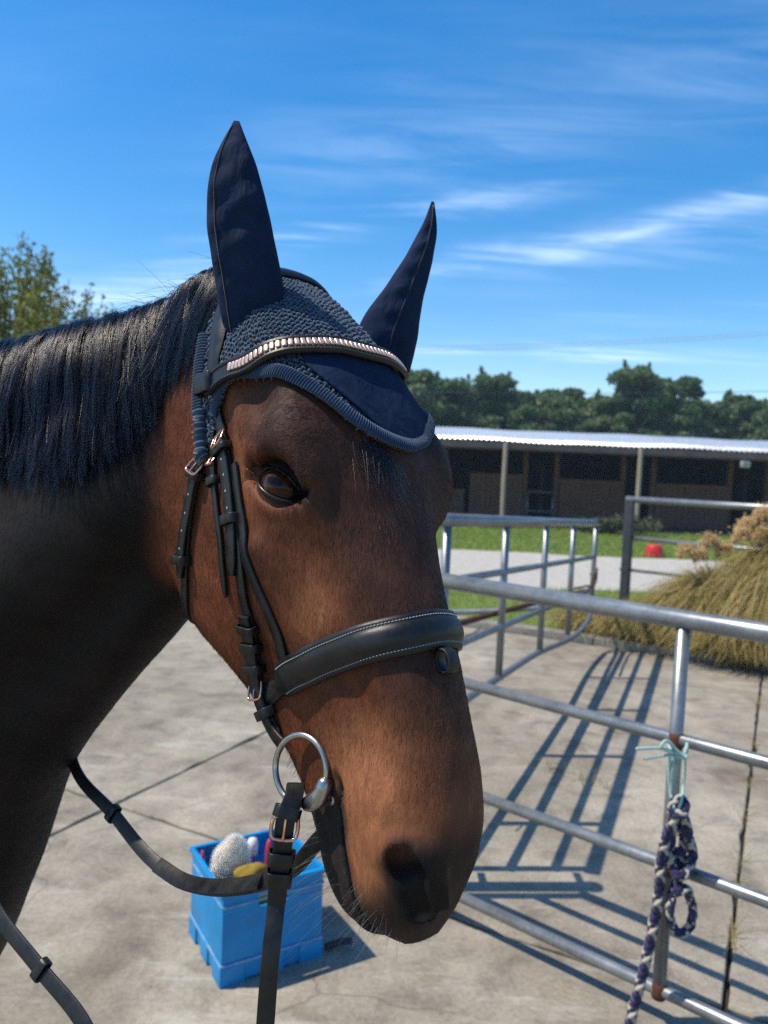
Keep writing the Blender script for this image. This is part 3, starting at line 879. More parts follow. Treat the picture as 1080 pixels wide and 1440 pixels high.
def whiskers():
    out, rad = [], []
    k = 8; t = np.linspace(0, 1, k)
    def add(n, lo, hi, length, dirl, spread, droop=0.25):
        q = rng.uniform(lo, hi, (n, 3))
        W = [snap(to_world(p)) for p in q]
        P = np.array([w[0] for w in W]); N = np.array([w[1] for w in W])
        d = unit(N * 0.8 + np.asarray(dirl) @ HM * 0.7 + rng.normal(0, spread, (n, 3)))
        ln = rng.uniform(*length, n)
        curve = P[:, None] + d[:, None] * (t[None, :, None] * ln[:, None, None]) + np.array([0, 0, -droop]) * (t ** 2)[None, :, None] * ln[:, None, None] + (rng.normal(0, .12, (n, 3))[:, None] * (t ** 2)[None, :, None] * ln[:, None, None])
        out.append(curve)
    add(46, (50, -17, 0.5), (58, -14.5, 4), (0.02, 0.05), (0.2, -1, 0.5), 0.25)
    add(40, (56, -12, 2), (61, -9, 5), (0.012, 0.03), (0.5, -0.3, 0.6), 0.25)
    for a0 in np.arange(25, 47, 2.0):
        dv = float(np.interp(a0, [22, 28, 34, 40, 46], [-28.5, -27.0, -23.4, -19.8, -17.4]))
        add(60, (a0 - 1, dv - 0.6, 1.5), (a0 + 1, dv + 0.1, 4.2), (0.005, 0.014), (0.5, -1, 0.0), 0.25)
    hair_obj('whiskers', np.concatenate(out), 0.00013, 0.00004, MAT['whisker'], horse)
whiskers()

# ------------------------------------------------------------------ mane
def neck_point(s, phi, off=0.0):
    """point on the neck section s (0..1 along NT) at angle phi from the crest towards the near side"""
    t = np.clip(s * (len(NT) - 1), 0, len(NT) - 1.001); k = t.astype(int); g = (t - k)
    c = NC[k] * (1 - g)[:, None] + NC[k + 1] * g[:, None]; h = NH[k] * (1 - g) + NH[k + 1] * g; w = NW[k] * (1 - g) + NW[k + 1] * g
    y = np.cos(phi) * h; w = w * (1 - 0.25 * np.cos(phi))
    return c + NECK_UP * (y + off * np.cos(phi))[:, None] - NECK_SIDE * (np.sin(phi) * w + off * np.sin(phi))[:, None]
def grad_f(P, e=0.004):
    g = np.stack([f_horse(P + np.eye(3)[i] * e) - f_horse(P - np.eye(3)[i] * e) for i in range(3)], 1)
    return unit(g)
def grow(root, d0, length, nseg, offs, side_pull, rngs, stiff=0.55):
    n = len(root); step = (length / (nseg - 1))[:, None]
    P = [root.copy()]; d = d0.copy(); p = root.copy()
    for i in range(nseg - 1):
        tgt = unit(np.array([0.0, 0.0, -1.0]) + side_pull)
        d = unit(stiff * d + (1 - stiff) * tgt)
        p = p + d * step
        f = f_horse(p)
        bad = f < offs
        if bad.any():
            g = grad_f(p[bad])
            p[bad] += g * (offs[bad] - f[bad])[:, None]
            dd = d[bad]; dot = (dd * g).sum(1, keepdims=True); d[bad] = unit(dd - g * np.minimum(dot, 0))
        P.append(p.copy())
    return np.stack(P, 1)
def mane():
    ng = 1500
    s = np.sort(rng.uniform(0.0, 0.46, ng) ** 1.0)
    phi = rng.uniform(-0.10, 0.20, ng)
    root = neck_point(s, phi, 0.001)
    # where the head fills the neck out, start from its own surface
    rs = np.array([snap(r + np.array([0, 0, 0.02]), 0.001)[0] for r in root]); root = rs
    near = -NECK_SIDE
    length = rng.uniform(0.225, 0.252, ng) * (0.95 + 0.05 * np.sin(s * 60 + 1)) * (0.72 + 0.28 * ss(s, 0.02, 0.09))
    d0 = unit(near * 0.75 + np.array([0.42, 0, 0.12]) + rng.normal(0, .20, (ng, 3)))
    lay = rng.random(ng)
    offs = (0.003 + 0.024 * lay ** 1.5) * (0.3 + 0.7 * ss(s, 0.04, 0.16))
    pull = near[None] * 0.05 + np.array([0.30, -0.02, 0])[None] * (0.5 + 0.8 * rng.random((ng, 1))) * (1 - 1.7 * (1 - ss(s, 0.01, 0.07)))[:, None] + rng.normal(0, .05, (ng, 3))
    G = grow(root, d0, length, 15, offs, pull, rng)
    G = np.stack([resample(g, 15) for g in G])
    per = 22; k = 15; t = np.linspace(0, 1, k)
    gi = np.repeat(np.arange(ng), per); n = len(gi)
    tan = unit(G[gi, -1] - G[gi, 0]); side = unit(np.cross(tan, near)); 
    o1 = rng.normal(0, .0030, n); o2 = rng.normal(0, .0022, n)
    root_sp = 1.5 - 1.15 * t ** 0.7
    S = G[gi] + side[:, None] * (o1[:, None] * root_sp[None])[..., None] + near[None, None] * (np.abs(o2)[:, None] * root_sp[None])[..., None]
    ph = rng.uniform(0, 6.28, (ng, 2)); fr = rng.uniform(3, 8, (ng, 2))
    amp = 0.0024
    S += side[:, None] * (amp * t[None] * np.sin(fr[gi][:, :1] * t[None] * 2 + ph[gi][:, :1]))[..., None]
    wv, pw = rng.uniform(2, 11, (n, 1)), rng.uniform(0, 6.28, (n, 2)); wa = rng.gamma(1.3, .0008, (n, 1))
    S += side[:, None] * (wa * t[None] * np.sin(wv * t[None] + pw[:, :1]))[..., None] + near[None, None] * (np.abs(wa * t[None] * np.sin(wv * 0.8 * t[None] + pw[:, 1:])))[..., None]
    S += rng.normal(0, .00035, S.shape) * t[None, :, None]
    cut = 1 - 0.3 * rng.random(n) ** 2.5                       # uneven ends
    idx = cut[:, None] * (k - 1) * t[None]; i0 = np.clip(idx.astype(int), 0, k - 2); f = (idx - i0)[..., None]
    r = np.arange(n)[:, None]; S = S[r, i0] * (1 - f) + S[r, i0 + 1] * f
    stray = rng.random(n) < 0.05
    S[stray] += (rng.normal(0, .010, (stray.sum(), 1, 3)) * t[None, :, None] ** 2)
    tone = rng.uniform(0.4, 2.2, n) * (0.6 + 0.8 * rng.random(ng))[gi]
    c = np.array([0.0050, 0.0044, 0.0052])[None] * tone[:, None]
    brown = (rng.random(ng) < 0.08)[gi]; c[brown] *= np.array([2.2, 1.5, 1.1])
    # flyaway hairs along the crest
    m = 420; sf = rng.uniform(0.0, 0.4, m); rf = neck_point(sf, rng.uniform(-.3, .5, m), 0.012)
    rf = np.array([snap(x + np.array([0, 0, 0.02]), 0.002)[0] for x in rf])
    lf = rng.uniform(0.015, 0.05, m)[:, None, None]; df = unit(np.array([0, 0, 0.8]) + near * 0.35 + np.array([-0.4, 0, 0]) + rng.normal(0, .35, (m, 3)))
    Fh = rf[:, None] + df[:, None] * t[None, :, None] * lf + (np.array([-.3, -.2, -0.8]) + rng.normal(0, .3, (m, 3)))[:, None] * (t ** 2)[None, :, None] * lf * 0.9
    hair_obj('mane', np.concatenate([S, Fh]), 0.00029, 0.00009, MAT['mane_hair'], horse, np.concatenate([c, np.tile((0.012, 0.010, 0.010), (m, 1))]))
    # forelock wisps under the bonnet's edge on the forehead
    m = 260; q = np.stack([rng.normal(21.6, 0.9, m), np.full(m, 2.5), rng.normal(2.2, 1.3, m)], 1)
    W = [snap(to_world(p), 0.0008) for p in q]; P0 = np.array([w[0] for w in W]); N0 = np.array([w[1] for w in W])
    dl = unit((np.stack([np.ones(m), np.zeros(m), rng.normal(-0.10, .22, m)], 1) @ HM) + N0 * rng.uniform(0.02, 0.14, m)[:, None])
    ln = rng.uniform(0.02, 0.062, m)[:, None, None]; tt = np.linspace(0, 1, 7)
    Fp = P0[:, None] + dl[:, None] * tt[None, :, None] * ln - N0[:, None] * (tt ** 2)[None, :, None] * ln * 0.04
    hair_obj('forelock', Fp, 0.00016, 0.00005, MAT['mane_hair'], horse, np.array([0.022, 0.013, 0.010])[None] * rng.uniform(0.4, 1.8, (m, 1)))
mane()

# ------------------------------------------------------------------ ear bonnet
HOOD_C = -8.0
_TH = np.radians([-118, -100, -80, -60, -42, -30, -18, 0, 18, 36, 46, 58, 70, 84, 98, 110, 122, 130])
_FE = np.array([12.0, 10.0, 11.0, 13.5, 17.5, 20.0, 21.3, 21.2, 19.8, 16.2, 13.8, 11.8, 10.6, 10.0, 10.4, 11.4, 13.2, 13.8])
_BE = np.array([8.0, 1.0, -0.5, -1.6, -2.4, -2.8, -3.2, -3.6, -3.2, -2.6, -2.2, -1.6, -1.0, -0.6, -0.2, 1.5, 7.0, 13.0])
def fe(th): return crspline(_TH, _FE, np.asarray(th, float))
def be(th): return crspline(_TH, _BE, np.asarray(th, float))
def hood_pt(a, th, off):
    c = to_world((a, HOOD_C, 0)); d = np.array([0, math.cos(th), math.sin(th)]) @ HM
    hit = BVH.ray_cast(Vector(c + d * 0.22), Vector(-d), 0.3)
    if hit[0] is None:
        return c + d * 0.085, d
    return np.array(hit[0]) + np.array(hit[1]) * off, np.array(hit[1])
bonnet = empty('ear_bonnet', tuple(to_world((5, 0, 0))))
tag(bonnet, 'navy blue crocheted ear bonnet with cloth ears and ribbed forehead flap', 'bonnet')
def hood_sheet():
    nt_, na = 96, 34
    ths = np.linspace(_TH[0], _TH[-1], nt_)
    P = np.zeros((nt_, na, 3)); N = np.zeros((nt_, na, 3))
    for i, th in enumerate(ths):
        for j, s in enumerate(np.linspace(0, 1, na)):
            a = be(th) + (fe(th) - be(th)) * s
            P[i, j], N[i, j] = hood_pt(float(a), float(th), 0.0028)
    for _ in range(3):
        P[1:-1, 1:-1] = 0.4 * P[1:-1, 1:-1] + 0.15 * (P[:-2, 1:-1] + P[2:, 1:-1] + P[1:-1, :-2] + P[1:-1, 2:])
        N[1:-1, 1:-1] = 0.4 * N[1:-1, 1:-1] + 0.15 * (N[:-2, 1:-1] + N[2:, 1:-1] + N[1:-1, :-2] + N[1:-1, 2:])
    N = unit(N)
    return ths, P, N
HT, HPs, HNs = hood_sheet()
def grid_faces(n, m):
    i, j = np.meshgrid(np.arange(n - 1), np.arange(m - 1), indexing='ij'); i, j = i.ravel(), j.ravel()
    return np.stack([i * m + j, (i + 1) * m + j, (i + 1) * m + j + 1, i * m + j + 1], 1)
def hood_at(u, v):
    """bilinear point, normal and the two unit directions of the hood sheet at grid coordinates"""
    n, m = HPs.shape[:2]; x = u * (n - 1); y = v * (m - 1)
    i = np.clip(x.astype(int), 0, n - 2); j = np.clip(y.astype(int), 0, m - 2); f = (x - i)[:, None]; g = (y - j)[:, None]
    L = lambda A: (A[i, j] * (1 - f) + A[i + 1, j] * f) * (1 - g) + (A[i, j + 1] * (1 - f) + A[i + 1, j + 1] * f) * g
    return L(HPs), unit(L(HNs)), unit(HPs[i + 1, j] - HPs[i, j]), unit(HPs[i, j + 1] - HPs[i, j])
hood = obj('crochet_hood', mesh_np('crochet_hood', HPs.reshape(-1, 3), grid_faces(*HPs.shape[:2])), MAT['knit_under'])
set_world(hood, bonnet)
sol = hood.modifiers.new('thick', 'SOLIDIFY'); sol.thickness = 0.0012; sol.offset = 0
# crochet stitches: pairs of plump loops laid in staggered rows over the hood
def stitches():
    k = 6; seg = 5
    t = np.linspace(-1, 1, seg); ang = np.linspace(0, 2 * np.pi, k, endpoint=False)
    rad = np.sqrt(np.maximum(1 - (t * 0.93) ** 2, 0.05))
    prof = np.stack([np.cos(ang), np.sin(ang)], 1)
    spine = np.stack([t, 0.35 * (1 - t ** 2), 0.5 * (1 - t ** 2)], 1)     # along, across, out
    base = spine[:, None] * 1.0 + np.zeros((seg, k, 3)); base = base.reshape(seg, k, 3)
    ring = np.zeros((seg, k, 3)); ring[:, :, 1] = rad[:, None] * prof[None, :, 0] * 0.42; ring[:, :, 2] = rad[:, None] * prof[None, :, 1] * 0.42
    proto = (base + ring).reshape(-1, 3)
    F = []
    for i in range(seg - 1):
        for c in range(k): F.append((i * k + c, i * k + (c + 1) % k, (i + 1) * k + (c + 1) % k, (i + 1) * k + c))
    F = np.array(F); Vs, Fs = [], []
    row_len = np.linalg.norm(np.diff(HPs[:, 17], axis=0), axis=1).sum(); col_len = 0.155
    nr, nc = int(row_len / 0.0050), 34
    cnt = 0
    for r in range(nr):
        for c in range(nc + 4):
            u = (r + 0.5) / nr; th = HT[0] + (HT[-1] - HT[0]) * u
            L = float(fe(th) - be(th)) * 0.01
            n_here = max(3, int(L / 0.0062))
            if c >= n_here: continue
            v = (c + 0.5 + 0.5 * (r % 2)) / n_here
            if v > 1: continue
            deg = math.degrees(th); a = be(th) + (fe(th) - be(th)) * v
            if a > 13.2 and deg < panel_edge(float(a)): continue
            Vs.append((u, v, c, r))
    uv = np.array(Vs); P, N, U, W = hood_at(uv[:, 0], uv[:, 1])
    W = unit(W - N * (W * N).sum(1)[:, None]); U = np.cross(N, W)
    allV, allF = [], []
    n = len(uv); off = 0
    for sgn in (1, -1):
        ca, sa = math.cos(0.62 * sgn), math.sin(0.62 * sgn)
        A = W * ca + U * sa; B = -W * sa + U * ca
        jit = 1 + rng.normal(0, .13, n)
        ctr = P + U * (0.00105 * sgn) + N * 0.0012 + rng.normal(0, .00036, (n, 3))
        X = ctr[:, None] + (A[:, None] * proto[None, :, :1] * 0.0034 + B[:, None] * proto[None, :, 1:2] * (-0.0027 * sgn) + N[:, None] * proto[None, :, 2:] * 0.0026) * jit[:, None, None]
        allV.append(X.reshape(-1, 3)); f = (F if sgn < 0 else F[:, ::-1])[None] + (np.arange(n) * len(proto))[:, None, None] + off
        allF.append(f.reshape(-1, 4)); off += n * len(proto)
    o = obj('crochet_stitches', mesh_np('crochet_stitches', np.concatenate(allV), np.concatenate(allF)), MAT['knit'])
    set_world(o, bonnet); o['kind'] = 'stuff'
def panel_edge(a):
    return float(np.interp(a, [13.2, 15.0, 17.0, 19.0, 20.5], [34, 28, 20, 10, 0]))
stitches()
# smooth cloth panel of the forehead flap
def flap_panel():
    na, nb = 26, 40; P = np.zeros((na, nb, 3))
    for i, s in enumerate(np.linspace(0, 1, na)):
        for j, w in enumerate(np.linspace(0, 1, nb)):
            # a runs from under the browband to the trim
            th_r = math.radians(-58)
            for _ in range(1):
                a = 9.5 + s * 11.2
                hi = math.radians(panel_edge(a) + 1.5); th = th_r + (hi - th_r) * w
            a = min(a, float(fe(th)) - 0.3)
            P[i, j], _n = hood_pt(a, th, 0.0058)
    for _ in range(5):
        P[1:-1, 1:-1] = 0.4 * P[1:-1, 1:-1] + 0.15 * (P[:-2, 1:-1] + P[2:, 1:-1] + P[1:-1, :-2] + P[1:-1, 2:])
    o = obj('forehead_flap', mesh_np('forehead_flap', P.reshape(-1, 3), grid_faces(na, nb)), MAT['cloth']); set_world(o, bonnet)
    m = o.modifiers.new('thick', 'SOLIDIFY'); m.thickness = 0.002; m.offset = -1
flap_panel()
# ribbed trim along the front edge and down the near side
def rib_band(name, pts, width, thick, pitch, out):
    P = np.array([p for p, _ in pts]); N = np.array([n for _, n in pts])
    L = np.linalg.norm(np.diff(P, axis=0), axis=1).sum(); n = int(L / pitch * 6)
    N = unit(resample(N, n)); P = smooth(resample(P, n), 8); N = unit(smooth(N, 20))
    ph = np.arange(n) * 2 * np.pi / 6
    sh = 1 + 0.22 * np.sin(ph); sw = 1 + 0.03 * np.sin(ph)
    w = width / 2
    prof = [(w * math.cos(a), thick * (0.5 + 0.55 * math.sin(a))) for a in np.linspace(0, 2 * np.pi, 14, endpoint=False)]
    return part(name, sweep(P + N * out, N, prof, False, sw, sh), MAT['trim'], bonnet)
ths = np.radians(np.linspace(-100, 112, 110))
rib_band('ribbed_trim', [hood_pt(float(fe(t)) - 0.5, float(t), 0.003) for t in ths], 0.0135, 0.0050, 0.0026, 0.0012)
ths = np.radians(np.linspace(40, 126, 60))
rib_band('ribbed_trim', [hood_pt(float(be(t)) + 0.1, float(t), 0.003) for t in ths], 0.016, 0.005, 0.0031, 0.001)
# loose crochet edge hanging under the near side
wing = [snap(to_world(q), 0.004) for q in ((9.5, -13.0, 8), (11.2, -13.7, 8), (12.6, -14.1, 8), (13.8, -14.4, 8.0), (14.6, -14.2, 8.0))]
Pw = resample(np.array([w[0] for w in wing]), 40); Nw = unit(resample(np.array([w[1] for w in wing]), 40))
tw = 1 + 0.25 * np.sin(np.arange(40) * 1.3) + 0.15 * np.sin(np.arange(40) * 2.9)
part('knitted_edge', sweep(Pw, Nw, [(0.008 * math.cos(a), 0.003 + 0.0045 * math.sin(a)) for a in np.linspace(0, 2 * np.pi, 12, endpoint=False)], False, tw, tw), MAT['trim'], bonnet)

def ear(axis, halfw, halft, wdir, curl):
    """a pointed cloth ear: leaf sections swept along a bent axis; wdir = direction of its width"""
    n, k = 44, 28
    t = np.linspace(0, 1, n); A = resample(np.array(axis), n)
    tt = np.linspace(0, 1, len(halfw)); hw = crspline(tt, np.array(halfw), t); ht = crspline(tt, np.array(halft), t)
    W = unit(resample(np.array(wdir), n)) if np.ndim(wdir) == 2 else np.tile(unit(np.array(wdir)), (n, 1))
    T = unit(np.gradient(A, axis=0)); W = unit(W - T * (W * T).sum(1)[:, None]); D = np.cross(T, W)
    ang = np.linspace(0, 2 * np.pi, k, endpoint=False)
    cx, cy = np.cos(ang), np.sin(ang)
    V = A[:, None] + W[:, None] * (hw[:, None] * cx[None])[..., None] + D[:, None] * (ht[:, None] * (np.sign(cy) * np.abs(cy) ** 0.8)[None] + (hw * curl)[:, None] * (cx ** 2)[None])[..., None]
    wr = 1 + 0.0
    fold_ = 0.0016 * np.sin(t[:, None] * 21 + 2.2 * cx[None] + 0.8 * np.sin(t[:, None] * 9)) + 0.0011 * np.sin(t[:, None] * 43 - 3.1 * cx[None] + 1.0)
    V += (D[:, None] * (fold_ * (0.35 + 0.65 * np.abs(cy))[None] * np.sign(cy)[None] * np.sin(np.pi * np.clip(t, 0.04, 0.96))[:, None])[..., None])
    F = []
    for i in range(n - 1):
        for c in range(k): F.append((i * k + c, i * k + (c + 1) % k, (i + 1) * k + (c + 1) % k, (i + 1) * k + c))
    F.append(tuple(range((n - 1) * k, n * k)))
    return V, F
def add_ear(axis, hw, ht, wdir, curl, seam_at):
    V, F = ear(axis, hw, ht, wdir, curl)
    e = part('ear_cover', (V.reshape(-1, 3), F), MAT['cloth'], bonnet)
    sm = V[:-1, seam_at]; ctr = V.mean(1)[:-1]
    sm = sm + unit(sm - ctr) * 0.0001
    o = part('seam', tube(smooth(sm, 2), 0.0009, 6), MAT['knit_under'], e)
near_axis = [(-0.139, 0.792, 1.722), (-0.141, 0.781, 1.760), (-0.148, 0.774, 1.800), (-0.156, 0.768, 1.845), (-0.1595, 0.765, 1.890), (-0.159, 0.765, 1.926)]
add_ear(near_axis, [0.0285, 0.0330, 0.0325, 0.0300, 0.0215, 0.0030], [0.021, 0.022, 0.020, 0.017, 0.012, 0.002], (0.98, -0.12, 0.10), -0.10, 18)
far_axis = [(-0.012, 0.868, 1.715), (-0.002, 0.868, 1.752), (0.0135, 0.870, 1.795), (0.029, 0.874, 1.838), (0.0375, 0.878, 1.872), (0.0395, 0.880, 1.897)]
add_ear(far_axis, [0.036, 0.033, 0.0235, 0.0165, 0.0105, 0.0018], [0.022, 0.021, 0.017, 0.014, 0.009, 0.001], (0.93, 0.25, -0.28), 0.05, 21)

# ------------------------------------------------------------------ bridle
bridle = empty('bridle', tuple(to_world((14, -10, 8))))
tag(bridle, 'black leather bridle with beaded browband and padded noseband on the horse', 'bridle')
LE = MAT['leather']
def strap(name, pts, w, t, n=60, off=0.001, parent=bridle, closed=False, sm=5, mat=None, prof=None, taper_end=False, sw=None):
    P, N = on_head(pts, n, off, closed, sm)
    if taper_end and sw is None:
        sw = np.ones(n); sw[-6:] = np.linspace(1, 0.25, 6) ** 0.6
    o = part(name, sweep(P, N, prof or flat_prof(w, t), closed, sw), mat or LE, parent, True, 40)
    return o, P, N
def at_path(P, N, s):
    """point and frame at fraction s of a path"""
    L = np.concatenate([[0], np.cumsum(np.linalg.norm(np.diff(P, axis=0), axis=1))]); x = s * L[-1]
    T, Nn, B = frames(P, N)
    f = lambda A: np.array([np.interp(x, L, A[:, i]) for i in range(3)])
    return f(P), unit(f(T)), unit(f(Nn)), unit(f(B))
def keeper(fr, w, t, length, parent, lift=0.0, name='keeper'):
    """a leather loop round a strap"""
    p, T, N, B = fr
    h, g = w / 2 + 0.0012, t + 0.0012
    ringp = [(-h, -0.0006), (-h, g * 0.5), (-h + 0.001, g), (0, g + 0.0006), (h - 0.001, g), (h, g * 0.5), (h, -0.0006), (0, -0.0010)]
    P = resample(np.array([p + B * x + N * (y + lift) for x, y in ringp]), 32, True)
    c = p + N * (t / 2 + lift); Nr = unit(P - c)
    return part(name, sweep(P, Nr, flat_prof(length, 0.0018, 0.0006), True), LE, parent, True, 50)
def buckle(fr, w, h, parent, lift=0.004, tilt=0.0, r=0.0013):
    p, T, N, B = fr
    p = p + N * lift; T2 = unit(T + N * tilt)
    c = []
    for sx, sy in ((-1, -1), (1, -1), (1, 1), (-1, 1)):
        for k in range(5):
            a0 = {(-1, -1): np.pi, (1, -1): 1.5 * np.pi, (1, 1): 0, (-1, 1): 0.5 * np.pi}[(sx, sy)] + k / 4 * np.pi / 2
            rr = min(w, h) * 0.22
            c.append(p + B * (sx * (w / 2 - rr) + rr * math.cos(a0)) + T2 * (sy * (h / 2 - rr) + rr * math.sin(a0)))
    b = part('buckle', tube(resample(np.array(c), 48, True), r, 8, True), MAT['rose'], parent)
    pr = np.array([p - T2 * h * 0.5, p + N * 0.0012, p + T2 * h * 0.55 + N * 0.0008])
    part('prong', tube(resample(pr, 10), r * 0.75, 6), MAT['rose'], b)
    return b
def holes(P, N, fracs, t, parent, r=0.0013):
    for s in fracs:
        p, T, Nn, B = at_path(P, N, s); a = np.linspace(0, 2 * np.pi, 12, endpoint=False)
        ring = p + Nn * (t * 1.05) + (np.cos(a)[:, None] * B + np.sin(a)[:, None] * T) * r
        part('punch_hole', (np.concatenate([ring, ring - Nn * 0.0006, [p + Nn * (t * 1.05 + 0.0001)]]), [tuple(range(12))]), MAT['pale_hole'], parent)
MAT['pale_hole'] = m_plain('punched_leather', (0.32, 0.31, 0.30), 0.8)

# headpiece over the poll, behind the ears, down both sides
hp_pts = [(8.4, -10.0, 7.9), (4.6, -8.4, 7.6), (1.6, -7.4, 7.2), (-0.8, -6.2, 6.2), (-2.4, -4.2, 3.4), (-2.8, -3.4, 0), (-2.4, -4.2, -3.4), (-0.8, -6.2, -6.2), (1.4, -8.0, -7.2), (4.4, -9.2, -7.6), (8.2, -11.0, -7.9)]
hp, P, N = strap('headpiece', hp_pts, 0.026, 0.004, 110, 0.0055, sm=8, prof=[(-0.0125, 0.0), (0.0125, 0.0), (0.0135, 0.0025), (0.010, 0.0052), (0.004, 0.0066), (-0.004, 0.0066), (-0.010, 0.0052), (-0.0135, 0.0025)])
# browband with its row of clincher beads
bb_pts = [(8.4, -10.3, 7.9), (9.0, -8.0, 8.3), (9.7, -5.4, 8.4), (10.5, -2.5, 7.9), (11.1, 0.1, 6.2), (11.2, 1.3, 2.6), (11.2, 1.5, 0), (11.1, 1.3, -2.6), (10.9, 0.1, -6.2), (9.8, -2.5, -7.9), (9.2, -5.6, -8.4), (8.6, -8.6, -8.3), (8.0, -11.3, -7.9)]
w_, t_ = 0.021, 0.005
bprof = [(-w_ / 2, 0.001), (-w_ / 2 + 0.0015, 0), (w_ / 2 - 0.0015, 0), (w_ / 2, 0.001), (w_ / 2, t_ - 0.0015), (w_ / 2 - 0.0018, t_ + 0.0008), (w_ * 0.30, t_ + 0.0006), (w_ * 0.25, t_ - 0.0008), (-w_ * 0.25, t_ - 0.0008), (-w_ * 0.30, t_ + 0.0006), (-w_ / 2 + 0.0018, t_ + 0.0008), (-w_ / 2, t_ - 0.0015)]
browband, P, N = strap('browband', bb_pts, w_, t_, 130, 0.0105, sm=10, prof=bprof)
BBP, BBN = P, N
V, F = rounded_box((0, 0, 0), (0.0021, 0.0040, 0.0015), np.eye(3), 0.55)
bead_me = mesh_np('bead', V, F); bead_me.materials.append(MAT['bead'])
arc = np.linalg.norm(np.diff(P, axis=0), axis=1).sum(); nb = int(arc * 0.76 / 0.0053)
for i in range(nb):
    s = 0.12 + 0.76 * (i + 0.5) / nb; p, T, Nn, B = at_path(P, N, s)
    o = bpy.data.objects.new('bead', bead_me); col.objects.link(o)
    T2 = unit(T + Nn * rng.normal(0, .05)); B2 = np.cross(Nn, T2)
    M = Matrix(((T2[0], B2[0], Nn[0], 0), (T2[1], B2[1], Nn[1], 0), (T2[2], B2[2], Nn[2], 0), (0, 0, 0, 1))); M.translation = Vector(p + Nn * (t_ + 0.0004))
    o.parent = browband; o.matrix_parent_inverse = parent_matrix(browband).inverted(); o.matrix_basis = M
def stitching(P, N, across, out, pitch, parent, length=0.0019, r=0.00042, lo=0.0, hi=1.0):
    T, Nn, B = frames(P, N)
    A = P + B * across + Nn * out
    L = np.concatenate([[0], np.cumsum(np.linalg.norm(np.diff(A, axis=0), axis=1))]); g = Geo()
    for x in np.arange(lo * L[-1], hi * L[-1], pitch):
        f = lambda Q, y: np.array([np.interp(y, L, Q[:, i]) for i in range(3)])
        p0, p1, nn = f(A, x), f(A, x + length), f(Nn, x); mid = (p0 + p1) / 2 + nn * r * 0.8
        g.add(tube(np.array([p0 - nn * r, mid, p1 - nn * r]), r, 5))
    return g.build('stitching', MAT['thread'], parent)
stitching(BBP, BBN, w_ * 0.40, t_ + 0.0006, 0.0034, browband, 0.0017, 0.00025, 0.10, 0.9)
stitching(BBP, BBN, -w_ * 0.40, t_ + 0.0006, 0.0034, browband, 0.0017, 0.00025, 0.10, 0.9)

